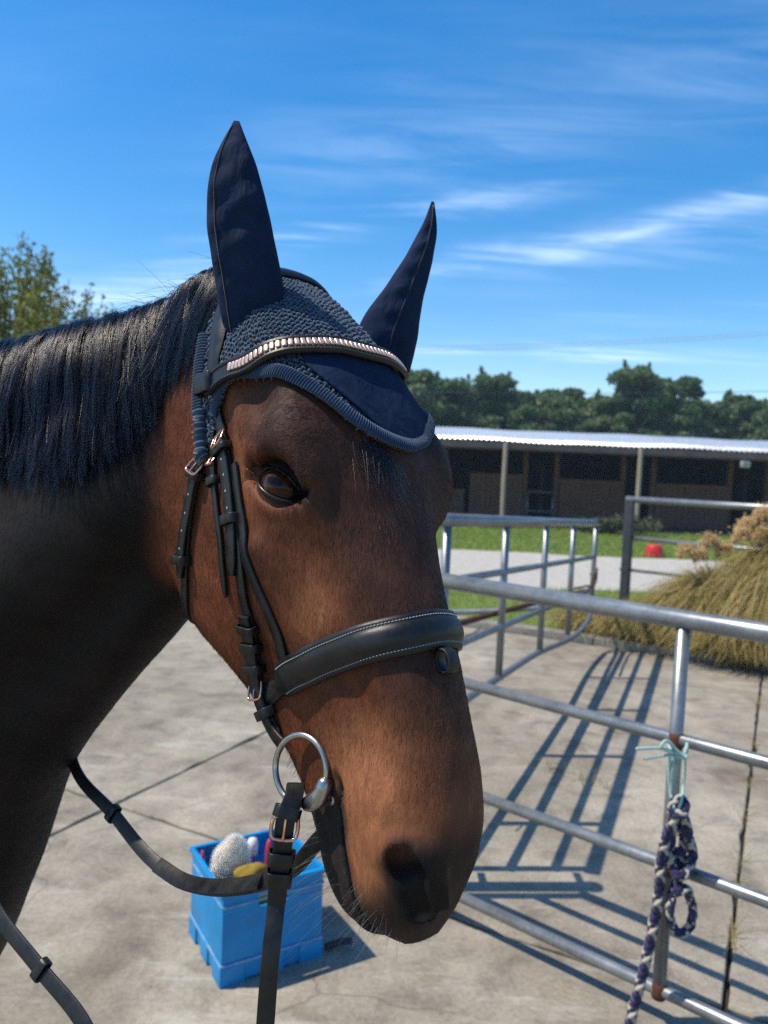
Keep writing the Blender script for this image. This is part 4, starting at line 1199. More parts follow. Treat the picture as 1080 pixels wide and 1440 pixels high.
for side in (1, -1):
    S = lambda L_: [(a, d, l * side) for a, d, l in L_]
    near = side > 0
    # browband loop round the headpiece
    P, N = on_head(S([(6.8, -9.6, 7.8), (8.2, -10.2, 7.9), (9.8, -10.8, 7.9)]), 20, 0.010, False, 2)
    keeper(at_path(P, N, 0.5), 0.026, 0.009, 0.020, bridle, -0.002, 'browband_loop')
    # cheek strap of the headpiece into its buckle, billet hanging below
    o, P, N = strap('cheekpiece', S([(8.5, -11.0, 7.9), (11, -10.8, 8.0), (14.5, -10.7, 8.2), (18.5, -11.0, 8.3), (22.6, -11.6, 8.4), (27.0, -12.4, 8.2), (30.6, -14.4, 6.9), (34.8, -17.0, 5.6), (39.0, -18.1, 4.8), (42.0, -17.6, 4.5)]), 0.0135, 0.0036, 90, 0.0015)
    b, P2, N2 = strap('billet', S([(13.8, -10.9, 8.2), (17.0, -10.9, 8.3), (20.5, -11.2, 8.4), (24.0, -12.0, 8.4), (27.4, -13.4, 8.0)]), 0.0155, 0.0032, 50, 0.0055, taper_end=True)
    holes(P2, N2, (0.18, 0.30, 0.42, 0.54), 0.0032, b)
    buckle(at_path(P2, N2, 0.02), 0.021, 0.017, b, 0.003, 0.55)
    keeper(at_path(P2, N2, 0.10), 0.018, 0.0075, 0.008, b, -0.004)
    keeper(at_path(P2, N2, 0.62), 0.018, 0.0075, 0.0095, b, -0.004)
    # noseband strap running to the cavesson
    o, P3, N3 = strap('noseband_hanger', S([(17.5, -9.8, 8.3), (21.0, -10.2, 8.4), (26.0, -10.6, 8.6), (31.0, -10.8, 7.8), (35.2, -11.3, 6.6), (37.0, -12.2, 6.2)]), 0.0145, 0.0034, 60, 0.0012)
    # narrow loose strap end beside the cheekpiece
    o, P4, N4 = strap('loose_strap', S([(10.5, -11.6, 8.0), (13.5, -12.8, 8.0), (16.5, -13.6, 8.1), (20, -14.1, 8.2), (23.4, -14.6, 8.2), (28.4, -16.8, 7.6)]), 0.0085, 0.003, 60, 0.0018, taper_end=True)
    buckle(at_path(P4, N4, 0.26), 0.012, 0.013, o, 0.003, 0.7, 0.0011)
    keeper(at_path(P4, N4, 0.38), 0.0105, 0.005, 0.0085, o, -0.001)
    # throat lash
    o, P5, N5 = strap('throat_lash', S([(9.5, -10.9, 7.9), (11.8, -12.9, 8.0), (14.3, -15.4, 8.0), (18.0, -19.4, 7.9), (22.3, -22.4, 7.6), (25.5, -24.8, 6.9), (27.2, -27.0, 4.8), (27.4, -27.6, 2.0), (27.2, -26.6, 0)]), 0.0125, 0.0034, 80, 0.0015)
    b, P6, N6 = strap('billet', S([(14.6, -15.7, 8.0), (17.5, -18.6, 7.9), (20.5, -21.4, 7.7), (23.6, -23.4, 7.3)]), 0.0150, 0.0034, 40, 0.0058, taper_end=True)
    holes(P6, N6, (0.25, 0.42, 0.58, 0.74), 0.0034, b)
    buckle(at_path(P6, N6, 0.0), 0.020, 0.016, b, 0.003, 0.6)
    keeper(at_path(P6, N6, 0.07), 0.018, 0.0078, 0.008, b, -0.004)
    keeper(at_path(P6, N6, 0.84), 0.018, 0.0078, 0.010, b, -0.004)
    # lower end of the cheekpiece: folded strap, three keepers and a small buckle above the bit
    o, P7, N7 = strap('bit_billet', S([(30.8, -14.7, 6.8), (34.8, -17.0, 5.7), (39.0, -18.0, 4.9), (41.8, -17.6, 4.6), (43.2, -16.6, 4.6)]), 0.015, 0.0036, 50, 0.0058)
    for s_ in (0.10, 0.24, 0.40): keeper(at_path(P7, N7, s_), 0.0175, 0.0075, 0.0085, o, -0.004)
    buckle(at_path(P7, N7, 0.55), 0.019, 0.016, o, 0.003, 0.5, 0.0012)
    keeper(at_path(P7, N7, 0.72), 0.0175, 0.0075, 0.0095, o, -0.004)

# padded noseband right round the nose and jaw
nb_pts = [(38.4, 1.1, 0), (38.5, 0.7, 2.6), (38.3, -1.2, 4.7), (38.0, -5.0, 5.6), (37.9, -9.0, 6.1), (37.9, -13.0, 5.6), (38.4, -17.0, 4.8), (39.2, -20.0, 3.2), (39.6, -20.6, 0)]
nb_pts = nb_pts + [(a, d, -l) for a, d, l in nb_pts[1:-1]][::-1]
n_ = 150
P, N = on_head(nb_pts, n_, 0.001, True, 8)
q = to_local(P); back = ss(-q[:, 1], 12.5, 15.5)
swn = 1 - 0.42 * back; shn = 1 - 0.45 * back
hw_ = 0.0170
nprof = [(-hw_, 0.001), (-hw_ * 0.9, 0), (hw_ * 0.9, 0), (hw_, 0.001), (hw_ * 1.0, 0.0042), (hw_ * 0.80, 0.0056), (hw_ * 0.66, 0.0054), (hw_ * 0.52, 0.0074), (hw_ * 0.28, 0.0088), (0, 0.0093), (-hw_ * 0.28, 0.0088), (-hw_ * 0.52, 0.0074), (-hw_ * 0.66, 0.0054), (-hw_ * 0.80, 0.0056), (-hw_, 0.0042)]
noseband = part('noseband', sweep(P, N, nprof, True, swn, shn), LE, bridle)
T, Nn, B = frames(P, N, True)
front = back < 0.3
for sgn in (1, -1):
    idx = np.roll(np.arange(n_), n_ // 2); idx = idx[front[idx]]
    stitching(P[idx], Nn[idx], sgn * hw_ * 0.72, 0.0056, 0.0031, noseband, 0.0021, 0.0005)
# flash loop under the front of the noseband
p, nrm = snap(to_world((40.2, 0.6, 0.2)), 0.003)
ta = HA - nrm * (HA @ nrm); ta = unit(ta); bb_ = np.cross(nrm, ta)
ringp = np.array([p + nrm * (0.006 * math.sin(a) + 0.004) + ta * (0.010 + 0.0085 * math.cos(a)) for a in np.linspace(0, 2 * np.pi, 20, endpoint=False)])
part('flash_loop', sweep(ringp, unit(ringp - ringp.mean(0)), flat_prof(0.012, 0.0026, 0.0008), True), LE, noseband)

# snaffle bit: a ring each side with its barrel, the mouthpiece through the corner of the mouth
bit = empty('snaffle_bit', tuple(to_world((48, -11, 0)))); set_world(bit, bridle)
ring_c = {}
for side in (1, -1):
    c = to_world(np.array([45.9, -14.3, 5.4 * side]))
    n_r = unit(np.array([-0.02, 0.22, 1.0 * side]) @ HM)
    e1_ = unit(np.array([0.55, 0.75, 0]) @ HM); e1_ = unit(e1_ - n_r * (e1_ @ n_r)); e2_ = np.cross(n_r, e1_)
    a = np.linspace(0, 2 * np.pi, 72, endpoint=False); rr = 0.0300
    ring = c + rr * (np.cos(a)[:, None] * e1_ + np.sin(a)[:, None] * e2_)
    part('ring', tube(ring, 0.0029, 12, True), MAT['steel'], bit)
    ring_c[side] = (c, n_r, e1_, e2_, rr)
    # barrel on the ring nearest the lips
    lip = to_world(np.array([49.4, -12.6, 4.9 * side]))
    d_ = unit(lip - c); d_ = unit(d_ - n_r * (d_ @ n_r)); tg = np.cross(n_r, d_)
    m_ = c + d_ * rr
    bl = np.array([m_ - tg * 0.018 - d_ * 0.006, m_ - tg * 0.009 - d_ * 0.001, m_ + d_ * 0.001, m_ + tg * 0.009 - d_ * 0.001, m_ + tg * 0.018 - d_ * 0.006])
    part('barrel', tube(resample(bl, 30), 0.0076, 14, False, np.interp(np.linspace(0, 1, 30), [0, .06, .2, .5, .8, .94, 1], [.45, .8, 1.0, 1.08, 1.0, .8, .45])), MAT['steel'], bit)
    mp = np.array([m_, m_ + d_ * 0.004 - n_r * 0.012, to_world((49.0, -10.9, 2.6 * side)), to_world((49.4, -11.2, 0))])
    part('mouthpiece', tube(resample(mp, 24), 0.0075, 12), MAT['steel'], bit)

# ------------------------------------------------------------------ reins
reins = empty('reins', (-0.079, 0.645, 1.2))
tag(reins, 'black leather reins hanging in loops from the bit of the horse', 'reins')
def free_strap(name, pts, nrm, w, t, n, parent, mat=None, ends=None):
    A = np.array(pts, float); P = resample(A, n)
    tk = np.concatenate([[0], np.cumsum(np.linalg.norm(np.diff(A, axis=0), axis=1))])
    N = unit(crspline(tk, np.array(nrm, float), np.linspace(0, tk[-1], n))) if np.ndim(nrm) == 2 else np.tile(unit(np.array(nrm, float)), (n, 1))
    return part(name, sweep(P, N, flat_prof(w, t), False), mat or LE, parent, True, 40), P, N
c, n_r, e1_, e2_, rr = ring_c[1]
low = min(range(72), key=lambda k: (c + rr * (math.cos(k / 72 * 6.283) * e1_ + math.sin(k / 72 * 6.283) * e2_))[2] + 0.4 * (c + rr * (math.cos(k / 72 * 6.283) * e1_ + math.sin(k / 72 * 6.283) * e2_))[0] * 0)
lowp = c + rr * (math.cos(low / 72 * 6.283) * e1_ + math.sin(low / 72 * 6.283) * e2_)
lp = np.array([-0.0685, lowp[1], lowp[2] + 0.003])
cN = np.array([0.12, -1.0, 0.05])
near_pts = [lp + [0.0, -0.004, 0.008], lp + [-0.001, -0.012, 0.0], (-0.0735, lp[1] - .016, 1.292), (-0.0760, lp[1] - .017, 1.262), (-0.0785, lp[1] - .018, 1.225), (-0.080, .632, 1.18), (-0.0815, .622, 1.12), (-0.084, .613, 1.03), (-0.092, .610, 0.93), (-0.125, .615, 0.86), (-0.175, .640, 0.865), (-0.225, .685, 0.945), (-0.268, .725, 1.030), (-0.336, .770, 1.062), (-0.40, .812, 1.090), (-0.47, .86, 1.15), (-0.56, .91, 1.26), (-0.66, .955, 1.42), (-0.75, 1.02, 1.60), (-0.80, 1.12, 1.70)]
nrs = [cN] * 9 + [(0.3, -0.9, 0.3), (0.1, -0.8, 0.5), (-0.1, -0.85, 0.5), (-0.1, -0.9, 0.4), (0.0, -0.95, 0.3), (0, -0.95, 0.3), (0, -1, 0.2), (0, -1, .1), (0, -1, .1), (0, -.9, .3), (0, -.4, .9)]
o, P, N = free_strap('near_rein', near_pts, nrs, 0.0155, 0.0034, 200, reins)
o2, P2, N2 = free_strap('rein_billet', [lp + [0.0, 0.004, 0.008], lp + [0.0005, -0.001, 0.013], lp + [0.0, -0.010, 0.010], (-0.0732, lp[1] - .0205, 1.292), (-0.0757, lp[1] - .0215, 1.262), (-0.078, lp[1] - .0225, 1.232), (-0.079, lp[1] - .022, 1.215)], [(0, 1, .2), (0, 0.1, 1), cN, cN, cN, cN, cN], 0.0165, 0.0034, 70, reins)
def near_z(P, z): return P[np.argmin(np.abs(P[:60, 2] - z))]
def fr_at(z):
    i = int(np.argmin(np.abs(P2[20:, 2] - z))) + 20; T, Nn, B = frames(P2, N2); return P2[i], T[i], Nn[i], B[i]
keeper(fr_at(1.302), 0.018, 0.0075, 0.0105, o2, -0.004)
buckle(fr_at(1.284), 0.022, 0.019, o2, 0.0042, 0.12, 0.0017)
keeper(fr_at(1.256), 0.018, 0.0075, 0.011, o2, -0.004)
keeper(fr_at(1.238), 0.018, 0.0075, 0.013, o2, -0.004)
# stopper on the returning part of the near rein
i = int(np.argmin(np.linalg.norm(P - np.array([-0.336, .770, 1.062]), axis=1))); T, Nn, B = frames(P, N)
keeper((P[i], T[i], Nn[i], B[i]), 0.017, 0.0036, 0.010, o, 0, 'rein_stopper')
# far rein: from the far ring under the chin to the off side of the neck
cf = ring_c[-1][0]
far_pts = [cf + np.array([0, 0, -0.03]), (-0.030, .715, 1.262), (-0.050, .705, 1.244), (-0.066, .705, 1.222), (-0.091, .725, 1.195), (-0.132, .760, 1.163), (-0.173, .800, 1.138), (-0.214, .840, 1.124), (-0.259, .880, 1.128), (-0.322, .940, 1.149), (-0.399, 1.02, 1.165), (-0.47, 1.14, 1.22), (-0.55, 1.28, 1.34), (-0.64, 1.34, 1.50), (-0.74, 1.27, 1.68), (-0.80, 1.12, 1.72)]
fn = [(0, -1, .3)] * 2 + [(0.3, -0.9, .45), (0.3, -.85, .5), (0.2, -.8, .6), (0.1, -.75, .7), (0.1, -.7, .75), (0, -.75, .7), (-.2, -.8, .6), (-.3, -.85, .5), (-.3, -.9, .4), (0.3, -.6, .3), (.6, .2, .3), (.4, .8, .2), (.2, .6, .7), (0, .2, 1)]
o, P, N = free_strap('far_rein', far_pts, fn, 0.0155, 0.0034, 150, reins)
T, Nn, B = frames(P, N)
i = int(np.argmin(np.linalg.norm(P - np.array([-0.160, .787, 1.146]), axis=1)))
free_strap('stitched_splice', [P[i - 9] + Nn[i - 9] * .003, P[i - 4] + Nn[i - 4] * .0042, P[i] + Nn[i] * .0042, P[i + 6] + Nn[i + 6] * .0042, P[i + 11] + Nn[i + 11] * .003], Nn[i], 0.0175, 0.0042, 24, o)
j = int(np.argmin(np.linalg.norm(P - np.array([-0.322, .940, 1.149]), axis=1)))
keeper((P[j], T[j], Nn[j], B[j]), 0.0165, 0.0036, 0.010, o, 0, 'rein_stopper')

# ------------------------------------------------------------------ materials of the place
def m_concrete():
    b = NB('weathered_concrete'); v = b.coord('Object')
    big = b.noise(v, 0.9, 6, 0.62, 0.8); mid = b.noise(v, 5.5, 6, 0.65, 0.4); fine = b.noise(v, 55, 5, 0.7); grit = b.voro(v, 190); grit2 = b.noise(v, 300, 2, 0.7)
    c = b.ramp(big, [(0.28, (0.175, 0.152, 0.118)), (0.5, (0.275, 0.246, 0.198)), (0.72, (0.385, 0.350, 0.287))])
    c = b.mix(0.65, c, b.ramp(mid, [(0.30, (0.42, 0.41, 0.40)), (0.5, (1, 1, 1)), (0.72, (1.3, 1.29, 1.26))]), 'MULTIPLY')
    c = b.mix(0.85, c, b.ramp(fine, [(0.25, (0.62, 0.61, 0.60)), (0.55, (1, 1, 1)), (0.8, (1.2, 1.2, 1.2))]), 'MULTIPLY')
    c = b.mix(0.8, c, b.ramp(grit2, [(0.28, (0.5, 0.49, 0.47)), (0.5, (1, 1, 1)), (0.75, (1.3, 1.29, 1.27))]), 'MULTIPLY')
    scuff = b.noise(b.coord('Object', (1.2, 6.5, 1), (0, 0, R(62))), 1.6, 6, 0.72, 0.3)
    c = b.mix(b.math('MULTIPLY', b.ramp(scuff, [(0.56, (0, 0, 0)), (0.72, (1, 1, 1))]), 0.5), c, (0.50, 0.475, 0.43))
    stain = b.noise(v, 2.3, 7, 0.7, 1.2)
    c = b.mix(b.math('MULTIPLY', b.ramp(stain, [(0.6, (0, 0, 0)), (0.75, (1, 1, 1))]), 0.45), c, (0.13, 0.115, 0.095))
    spots = b.voro(v, 9.0); c = b.mix(b.math('MULTIPLY', b.ramp(b.math('ADD', spots, b.math('MULTIPLY', fine, 0.14)), [(0.10, (1, 1, 1)), (0.15, (0, 0, 0))]), 0.35), c, (0.12, 0.105, 0.085))
    # hairline cracks
    wv = b.n('ShaderNodeVectorMath', operation='ADD'); b.put(wv.inputs[0], v)
    nz = b.n('ShaderNodeTexNoise'); b.put(nz.inputs['Vector'], v); nz.inputs['Scale'].default_value = 2.2; nz.inputs['Detail'].default_value = 5
    sc_ = b.n('ShaderNodeVectorMath', operation='SCALE'); b.put(sc_.inputs[0], nz.outputs['Color']); sc_.inputs['Scale'].default_value = 0.35; b.put(wv.inputs[1], sc_.outputs[0])
    crack = b.voro(wv.outputs[0], 0.75, 'DISTANCE_TO_EDGE')
    cm = b.ramp(crack, [(0.0, (1, 1, 1)), (0.0045, (0, 0, 0))])
    gate_ = b.ramp(b.noise(v, 0.8, 2), [(0.48, (0, 0, 0)), (0.56, (1, 1, 1))])
    cm = b.math('MULTIPLY', cm, gate_)
    c = b.mix(b.math('MULTIPLY', cm, 0.4), c, (0.06, 0.052, 0.042))
    h = b.math('ADD', b.math('MULTIPLY', fine, 0.6), b.math('ADD', b.math('MULTIPLY', grit2, 0.45), b.math('MULTIPLY', cm, -1.2)))
    b.set(color=c, rough=0.92, spec=0.25, normal=b.bump(h, 0.55, 0.004))
    return b.m
def m_mottled(name, stops, scale, rough=0.9, bump=0.4, bdist=0.01, detail=6, spec=0.2, aniso=(1, 1, 1)):
    b = NB(name); v = b.coord('Object', aniso); n1 = b.noise(v, scale, detail, 0.65, 0.3); n2 = b.noise(v, scale * 9, 4, 0.7)
    c = b.ramp(n1, stops); c = b.mix(0.6, c, b.ramp(n2, [(0.3, (0.6, 0.6, 0.6)), (0.7, (1.25, 1.25, 1.25))]), 'MULTIPLY')
    b.set(color=c, rough=rough, spec=spec, normal=b.bump(b.math('ADD', n1, b.math('MULTIPLY', n2, 0.7)), bump, bdist))
    return b.m
def m_galv(name='galvanised_steel', base=(0.25, 0.265, 0.275), rust=0.0):
    b = NB(name); v = b.coord('Object'); n1 = b.noise(v, 9, 6, 0.7); sp = b.voro(v, 85, 'F1', 'Color'); n2 = b.noise(v, 160, 4, 0.7)
    c = b.mix(b.maprange(n1, 0.3, 0.75), tuple(x * 0.72 for x in base), tuple(min(1, x * 1.18) for x in base))
    bwn = b.n('ShaderNodeRGBToBW'); b.put(bwn.inputs[0], sp)
    c = b.mix(0.12, c, bwn.outputs[0], 'OVERLAY')
    flake = b.ramp(b.noise(b.coord('Object', (1, 1, 1)), 60, 5, 0.75), [(0.68, (0, 0, 0)), (0.74, (1, 1, 1))])
    c = b.mix(b.math('MULTIPLY', flake, 0.4), c, (0.48, 0.49, 0.49))
    rs = b.ramp(b.noise(v, 6.5, 7, 0.72, 0.6), [(0.66 - rust, (0, 0, 0)), (0.76 - rust, (1, 1, 1))])
    c = b.mix(b.math('MULTIPLY', rs, 0.8), c, b.mix(n2, (0.10, 0.035, 0.015), (0.20, 0.085, 0.04)))
    b.set(color=c, metal=b.math('SUBTRACT', 0.62, b.math('MULTIPLY', rs, 0.5)), rough=b.maprange(n1, 0.3, 0.8, 0.30, 0.50), normal=b.bump(n2, 0.12, 0.001))
    return b.m
def m_foliage(name, c0, c1, c2, trans=0.25):
    b = NB(name); rnd = b.attr('leaf_tone', 'Fac'); 
    c = b.ramp(rnd, [(0.0, c0), (0.5, c1), (1.0, c2)])
    b.set(color=c, rough=0.55, spec=0.3)
    tr = b.n('ShaderNodeBsdfTranslucent'); b.put(tr.inputs['Color'], c); mx = b.n('ShaderNodeMixShader'); mx.inputs[0].default_value = trans
    b.nt.links.new(b.b.outputs[0], mx.inputs[1]); b.nt.links.new(tr.outputs[0], mx.inputs[2]); b.nt.links.new(mx.outputs[0], b.out.inputs[0])
    return b.m
MAT['concrete'] = m_concrete()
MAT['joint'] = m_mottled('joint_dirt', [(0.3, (0.018, 0.015, 0.011)), (0.7, (0.06, 0.05, 0.035))], 14)
MAT['kerb'] = m_mottled('kerb_concrete', [(0.25, (0.13, 0.115, 0.095)), (0.6, (0.27, 0.25, 0.215)), (0.8, (0.36, 0.34, 0.30))], 7)
MAT['soil'] = m_mottled('lawn_soil', [(0.3, (0.12, 0.165, 0.035)), (0.55, (0.165, 0.215, 0.050)), (0.8, (0.215, 0.235, 0.08))], 1.6, 0.95, 0.6, 0.03)
MAT['gravel'] = m_mottled('grey_gravel', [(0.25, (0.34, 0.325, 0.29)), (0.55, (0.45, 0.43, 0.385)), (0.8, (0.54, 0.515, 0.465))], 6.5, 0.95, 0.8, 0.02, 8)
MAT['galv'] = m_galv()
MAT['galv_fat'] = m_galv('galvanised_pipe', (0.27, 0.285, 0.295))
MAT['galv_rust'] = m_galv('rusty_pipe', (0.25, 0.26, 0.265), 0.10)
MAT['rust'] = m_mottled('rusted_steel', [(0.3, (0.060, 0.026, 0.016)), (0.55, (0.115, 0.05, 0.03)), (0.8, (0.20, 0.10, 0.06))], 22, 0.85, 0.5, 0.002)
MAT['darksteel'] = m_mottled('painted_dark_post', [(0.3, (0.030, 0.034, 0.042)), (0.7, (0.062, 0.066, 0.075))], 12, 0.6, 0.2, 0.003)
MAT['grass'] = m_foliage('grass_blades', (0.17, 0.245, 0.040), (0.25, 0.33, 0.065), (0.36, 0.38, 0.13), 0.4)
MAT['pine'] = m_foliage('shelterbelt_leaves', (0.070, 0.120, 0.048), (0.125, 0.195, 0.076), (0.25, 0.28, 0.13), 0.42)
MAT['bush'] = m_foliage('bush_leaves', (0.045, 0.062, 0.026), (0.085, 0.105, 0.05), (0.14, 0.15, 0.085), 0.25)
MAT['young'] = m_foliage('young_tree_leaves', (0.11, 0.135, 0.026), (0.19, 0.21, 0.042), (0.29, 0.27, 0.075), 0.4)
MAT['tussock'] = m_foliage('tussock_blades', (0.15, 0.16, 0.036), (0.31, 0.25, 0.080), (0.54, 0.40, 0.185), 0.4)
MAT['plume'] = m_foliage('plume_straw', (0.52, 0.36, 0.16), (0.68, 0.50, 0.25), (0.80, 0.63, 0.37), 0.4)
MAT['bark'] = m_mottled('bark', [(0.3, (0.045, 0.035, 0.026)), (0.7, (0.12, 0.10, 0.08))], 9, 0.95, 0.7, 0.02)
MAT['board'] = m_mottled('stall_boards', [(0.3, (0.105, 0.052, 0.034)), (0.55, (0.165, 0.088, 0.060)), (0.8, (0.22, 0.135, 0.10))], 3.0, 0.9, 0.4, 0.01, 6, 0.2, (6, 6, 0.5))
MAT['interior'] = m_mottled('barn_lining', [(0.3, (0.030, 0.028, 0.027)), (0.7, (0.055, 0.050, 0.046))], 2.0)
MAT['post'] = m_mottled('pale_timber_post', [(0.3, (0.30, 0.235, 0.17)), (0.6, (0.42, 0.345, 0.26)), (0.8, (0.52, 0.45, 0.36))], 5, 0.9, 0.3, 0.01, 6, 0.2, (5, 5, 0.4))
MAT['fascia'] = m_mottled('fascia_board', [(0.3, (0.16, 0.10, 0.085)), (0.7, (0.26, 0.185, 0.16))], 2.0, 0.8, 0.2, 0.01)
MAT['iron'] = m_galv('roof_iron', (0.66, 0.675, 0.69))
MAT['dirt'] = m_mottled('barn_floor', [(0.3, (0.07, 0.055, 0.04)), (0.7, (0.14, 0.115, 0.09))], 3.0)

# ------------------------------------------------------------------ ground, slabs, kerb, lawn, gravel
def sheet(name, pts, z, mat, kind='structure', div=1):
    V = [(x, y, z) for x, y in pts]
    o = obj(name, mesh_np(name, V, [tuple(range(len(V)))], False), mat)
    if kind: o['kind'] = kind
    return o
SE = unit(np.array([0.46, 0.888])); SN = np.array([SE[1], -SE[0]])       # slab directions: along, across
def sl(n, e): return SN * n + SE * e
ground = sheet('ground', [(-400, -300), (400, -300), (400, 600), (-400, 600)], -0.06, MAT['soil'])
E_END = 7.3
pad = sheet('concrete_pad', [tuple(sl(a, b)) for a, b in ((-13.5, -9), (9.2, -9), (9.2, E_END), (-13.5, E_END))], -0.022, MAT['joint'])
n_lines = [-0.058 + 2.56 * k for k in range(-5, 4)]
e_lines = [2.50 + 2.40 * k for k in range(-4, 3)]
g_ = 0.0045
for i in range(len(n_lines) - 1):
    for j in range(len(e_lines) - 1):
        n0, n1, e0, e1 = n_lines[i] + g_, n_lines[i + 1] - g_, e_lines[j] + g_, e_lines[j + 1] - g_
        r2 = np.random.default_rng(i * 31 + j)
        loop = []
        for (a0, b0), (a1, b1) in (((n0, e0), (n1, e0)), ((n1, e0), (n1, e1)), ((n1, e1), (n0, e1)), ((n0, e1), (n0, e0))):
            k = 26
            for t in range(k):
                f = t / k; a = a0 + (a1 - a0) * f; b = b0 + (b1 - b0) * f
                chip = (r2.random() ** 5) * 0.016 + r2.random() * 0.002
                ca, cb2 = (n0 + n1) / 2, (e0 + e1) / 2
                a += np.sign(ca - a) * chip * (abs(a - ca) > 1.2); b += np.sign(cb2 - b) * chip * (abs(b - cb2) > 1.1)
                loop.append(sl(a, b))
        lp_ = np.array(loop); m = len(lp_); dz = r2.uniform(-0.002, 0.002)
        ctr = lp_.mean(0); inn = lp_ + unit(ctr - lp_) * 0.006
        V = np.concatenate([np.c_[inn, np.full(m, dz)], np.c_[lp_, np.full(m, dz - 0.006)], np.c_[lp_, np.full(m, -0.05)]])
        F = [tuple(range(m))] + [(k2, (k2 + 1) % m, (k2 + 1) % m + m, k2 + m)[::-1] for k2 in range(m)] + [(k2 + m, (k2 + 1) % m + m, (k2 + 1) % m + 2 * m, k2 + 2 * m)[::-1] for k2 in range(m)]
        o = obj('slab', mesh_np('slab', V, F, False), MAT['concrete'], pad)
def bx(x0, x1, y0, y1, z0, z1):
    V = [(x, y, z) for x in (x0, x1) for y in (y0, y1) for z in (z0, z1)]
    return np.array(V, float), [(0, 1, 3, 2), (4, 6, 7, 5), (0, 4, 5, 1), (2, 3, 7, 6), (0, 2, 6, 4), (1, 5, 7, 3)]
def slab_box(n0, n1, e0, e1, z0, z1):
    V, F = rounded_box((0, 0, 0), ((n1 - n0) / 2, (e1 - e0) / 2, (z1 - z0) / 2), np.eye(3), 0.22)
    c = sl((n0 + n1) / 2, (e0 + e1) / 2); ax = np.array([[SN[0], SN[1], 0], [SE[0], SE[1], 0], [0, 0, 1.0]])
    return V @ ax + np.array([c[0], c[1], (z0 + z1) / 2]), F
kerb = empty('kerb', (*sl(0, E_END), 0)); kerb['kind'] = 'structure'
for k in range(-9, 6):
    part('kerb_block', slab_box(k * 1.5 + 0.006, k * 1.5 + 1.494, E_END + 0.002, E_END + 0.14, -0.05, 0.075 + 0.004 * math.sin(k * 2.3)), MAT['kerb'], kerb)
# lawn base, gravel drive between two strips of grass
lawn = sheet('lawn', [tuple(sl(-14, E_END + 0.14)), tuple(sl(14, E_END + 0.14)), (40, 24), (-40, 24), (-40, 12)], -0.005, MAT['soil'])
xs = np.linspace(-45, 45, 140)
r3 = np.random.default_rng(5)
def wob(x, s): return 0.10 * np.sin(x * 1.7 + s) + 0.06 * np.sin(x * 4.3 + 2 * s) + 0.03 * np.sin(x * 9.1 + s * 3)
near_e = 10.65 + wob(xs, 1.0); far_e = 15.15 + wob(xs, 4.0)
V = np.concatenate([np.c_[xs, near_e, np.full(140, 0.0)], np.c_[xs, far_e, np.full(140, 0.0)]])
obj('gravel_drive', mesh_np('gravel_drive', V, [(i, i + 1, i + 141, i + 140) for i in range(139)], False), MAT['gravel'])['kind'] = 'structure'

def blade_mesh(name, base, h, w, lean, seed, segs=2):
    """many flat tapered blades in one mesh; base (n,3)"""
    r = np.random.default_rng(seed); n = len(base)
    a = r.uniform(0, 2 * np.pi, n); wd = np.stack([np.cos(a), np.sin(a), np.zeros(n)], 1); ld = np.stack([-np.sin(a), np.cos(a), np.zeros(n)], 1) * r.normal(0, 1, n)[:, None]
    V = []
    for s in range(segs + 1):
        t = s / segs; c = base + np.array([0, 0, 1]) * (h * t)[:, None] + ld * (lean * h * t * t)[:, None]
        ww = (w * (1 - t) ** 0.7)[:, None]
        V += [c - wd * ww / 2, c + wd * ww / 2] if s < segs else [c]
    m = len(V); Vv = np.stack(V, 1).reshape(-1, 3); idx = np.arange(n)[:, None] * m
    F = []
    quads = np.concatenate([idx + np.array([[2 * s, 2 * s + 1, 2 * s + 3, 2 * s + 2]]) for s in range(segs - 1)]) if segs > 1 else np.zeros((0, 4), int)
    tris = idx + np.array([[2 * segs - 2, 2 * segs - 1, 2 * segs]])
    me = bpy.data.meshes.new(name)
    me.vertices.add(len(Vv)); me.vertices.foreach_set('co', Vv.astype(np.float32).ravel())
    tot = len(quads) * 4 + len(tris) * 3
    me.loops.add(tot); me.loops.foreach_set('vertex_index', np.concatenate([quads.ravel(), tris.ravel()]).astype(np.int32))
    me.polygons.add(len(quads) + len(tris))
    st = np.concatenate([np.arange(len(quads)) * 4, len(quads) * 4 + np.arange(len(tris)) * 3]).astype(np.int32)
    me.polygons.foreach_set('loop_start', st); me.polygons.foreach_set('loop_total', np.concatenate([np.full(len(quads), 4), np.full(len(tris), 3)]).astype(np.int32))
    me.update(calc_edges=True)
    tone = np.repeat(np.clip(r.normal(0.42, 0.22, n), 0, 1), m)
    at = me.attributes.new('leaf_tone', 'FLOAT', 'POINT'); at.data.foreach_set('value', tone.astype(np.float32))
    me.polygons.foreach_set('use_smooth', np.ones(len(me.polygons), bool))
    return me
